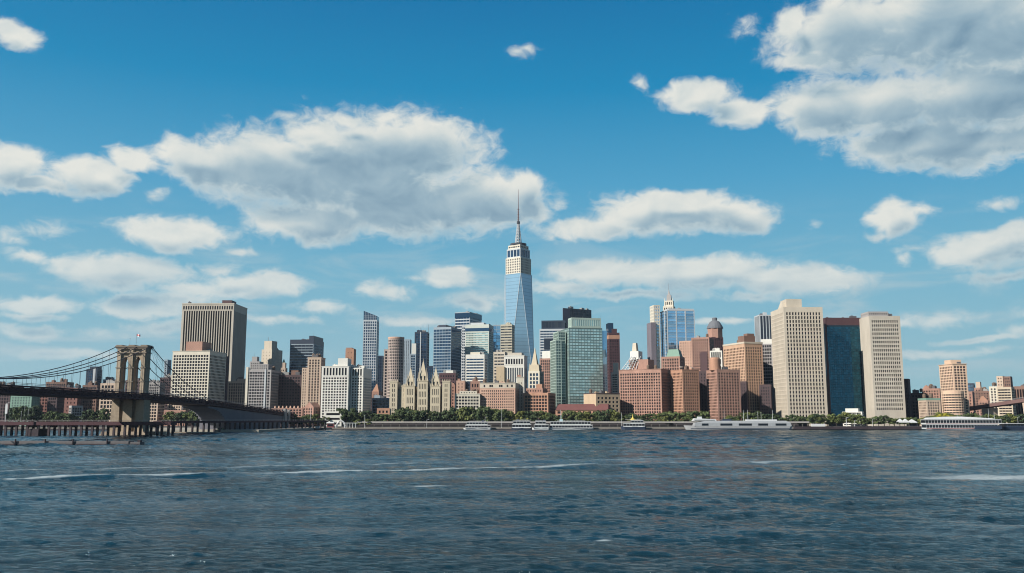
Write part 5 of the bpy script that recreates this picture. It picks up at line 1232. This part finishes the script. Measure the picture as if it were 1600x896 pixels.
for y in (-2.5, 2.5):
    prev_ = None
    for k in range(13):
        an = math.pi*k/12; p = (-1+4.6*math.cos(an), y, 7.2*math.sin(an)); 
        if prev_: m.tube(prev_, p, .5)
        prev_ = p
m.build('arch', wp, t_)
m = MB(); m.box(3.2, 17, -2.6, 2.6, 4.6, 5.1); m.build('canopy', wp, t_)
for q in (6, 9, 12, 15): m = MB(); m.tube((q, -2.2, 0), (q, -2.2, 4.6), .3); m.build('column', wp, t_)
t_ = thing('kiosk', (at(517, 655, 962).x, 962, 1.9), 0, 'dark red kiosk with white roof left of the arched pavilion', 'kiosk')
m = MB(); m.box(-3.6, 3.6, -2.5, 2.5, 0, 4.6); kb = m.build('body', wall('kiosk_red', (.20, .05, .06)), t_); m = MB(); m.frus(-4.2, 4.2, -3, 3, 4.6, 6, .85); m.build('roof', wp, t_)
m = MB(); m.box(-2.8, 2.8, -2.62, -2.52, 1.5, 3.6); m.build('shutter', bgl, kb)
# white truck trailer
t_ = thing('truck_trailer', (at(1277, 660, 964).x, 962, 1.9), 0, 'long white box trailer parked on the quay before the tall cream tower', 'trailer')
m = MB(); m.box(-7.3, 7.3, -1.3, 1.3, 1.2, 4.0); m.build('box_body', wp, t_)
for q in (-6, -4.8, 5, 6.2):
    m = MB(); m.tube((q, -1.3, .52), (q, -.95, .52), .52, .52, 12); m.tube((q, .95, .52), (q, 1.3, .52), .52, .52, 12); m.build('wheel', darkwood, t_)
m = MB(); m.box(-7, 7, -.5, .5, .9, 1.2); m.build('chassis', darkwood, t_)
# cars on the elevated road
cm = [plain('car_white', (.7, .7, .7), .3), plain('car_grey', (.25, .26, .28), .3), plain('car_dark', (.04, .04, .05), .3), plain('car_red', (.35, .04, .04), .3)]
CN = ['white', 'grey', 'black', 'red']
def car(x, y, z, ci, label, grp):
    t_ = thing('car', (x, y, z), 0, label, 'car', grp)
    m = MB(); m.frus(-2.2, 2.2, -.9, .9, .35, .95, .98); m.build('body', cm[ci], t_)
    m = MB(); m.frus(-1.2, 1.3, -.8, .8, .95, 1.5, .75); m.build('cabin', bgl, t_)
    for q in (-1.4, 1.4):
        for sy in (-.9, .72): m = MB(); m.tube((q, sy, .34), (q, sy+.18, .34), .34, .34, 10); m.build('wheel', darkwood, t_)
for px, ci, s_ in ((612, 1, 'before the cream gothic building'), (652, 0, 'below the middle gothic spire'), (733, 0, 'before the low beige building'), (776, 2, 'before the salmon brick building'), (945, 1, 'between long ferry and yellow-coned ferry'), (1030, 0, 'right of the yellow-coned ferry'), (1052, 3, 'before the middle brick block')):
    car(X_at(px, 973.4), 973.4, GZ+4.5, ci, f'{CN[ci]} car on the elevated road {s_}', 'cars on the elevated road')
for px, ci, s_ in ((1300, 0, 'before the teal tower'), (1385, 1, 'before the right cream tower'), (1350, 2, 'between the teal and right cream towers')):
    car(X_at(px, 961), 961, 1.9, ci, f'{CN[ci]} car parked on the quay {s_}', 'cars on the quay')

# every bare helper Empty is removed
for o in list(bpy.data.objects):
    if o.type == 'EMPTY' and not o.children: bpy.data.objects.remove(o)

# ------------------------------------------------------------------ haze
hz = MB(); hz.box(-7000, 7000, -9500, 9500, -4.5, 640)
hz = hz.build('haze', bpy.data.materials.new('haze_air')); hz['kind'] = 'stuff'
hm_ = hz.data.materials[0]; hm_.use_nodes = True; hn = hm_.node_tree.nodes; hn.clear()
ho = hn.new('ShaderNodeOutputMaterial'); pv = hn.new('ShaderNodeVolumePrincipled'); pv.inputs['Color'].default_value = (.72, .84, 1, 1); pv.inputs['Density'].default_value = 2.6e-5
pv.inputs['Anisotropy'].default_value = .2
hm_.node_tree.links.new(pv.outputs[0], ho.inputs['Volume'])
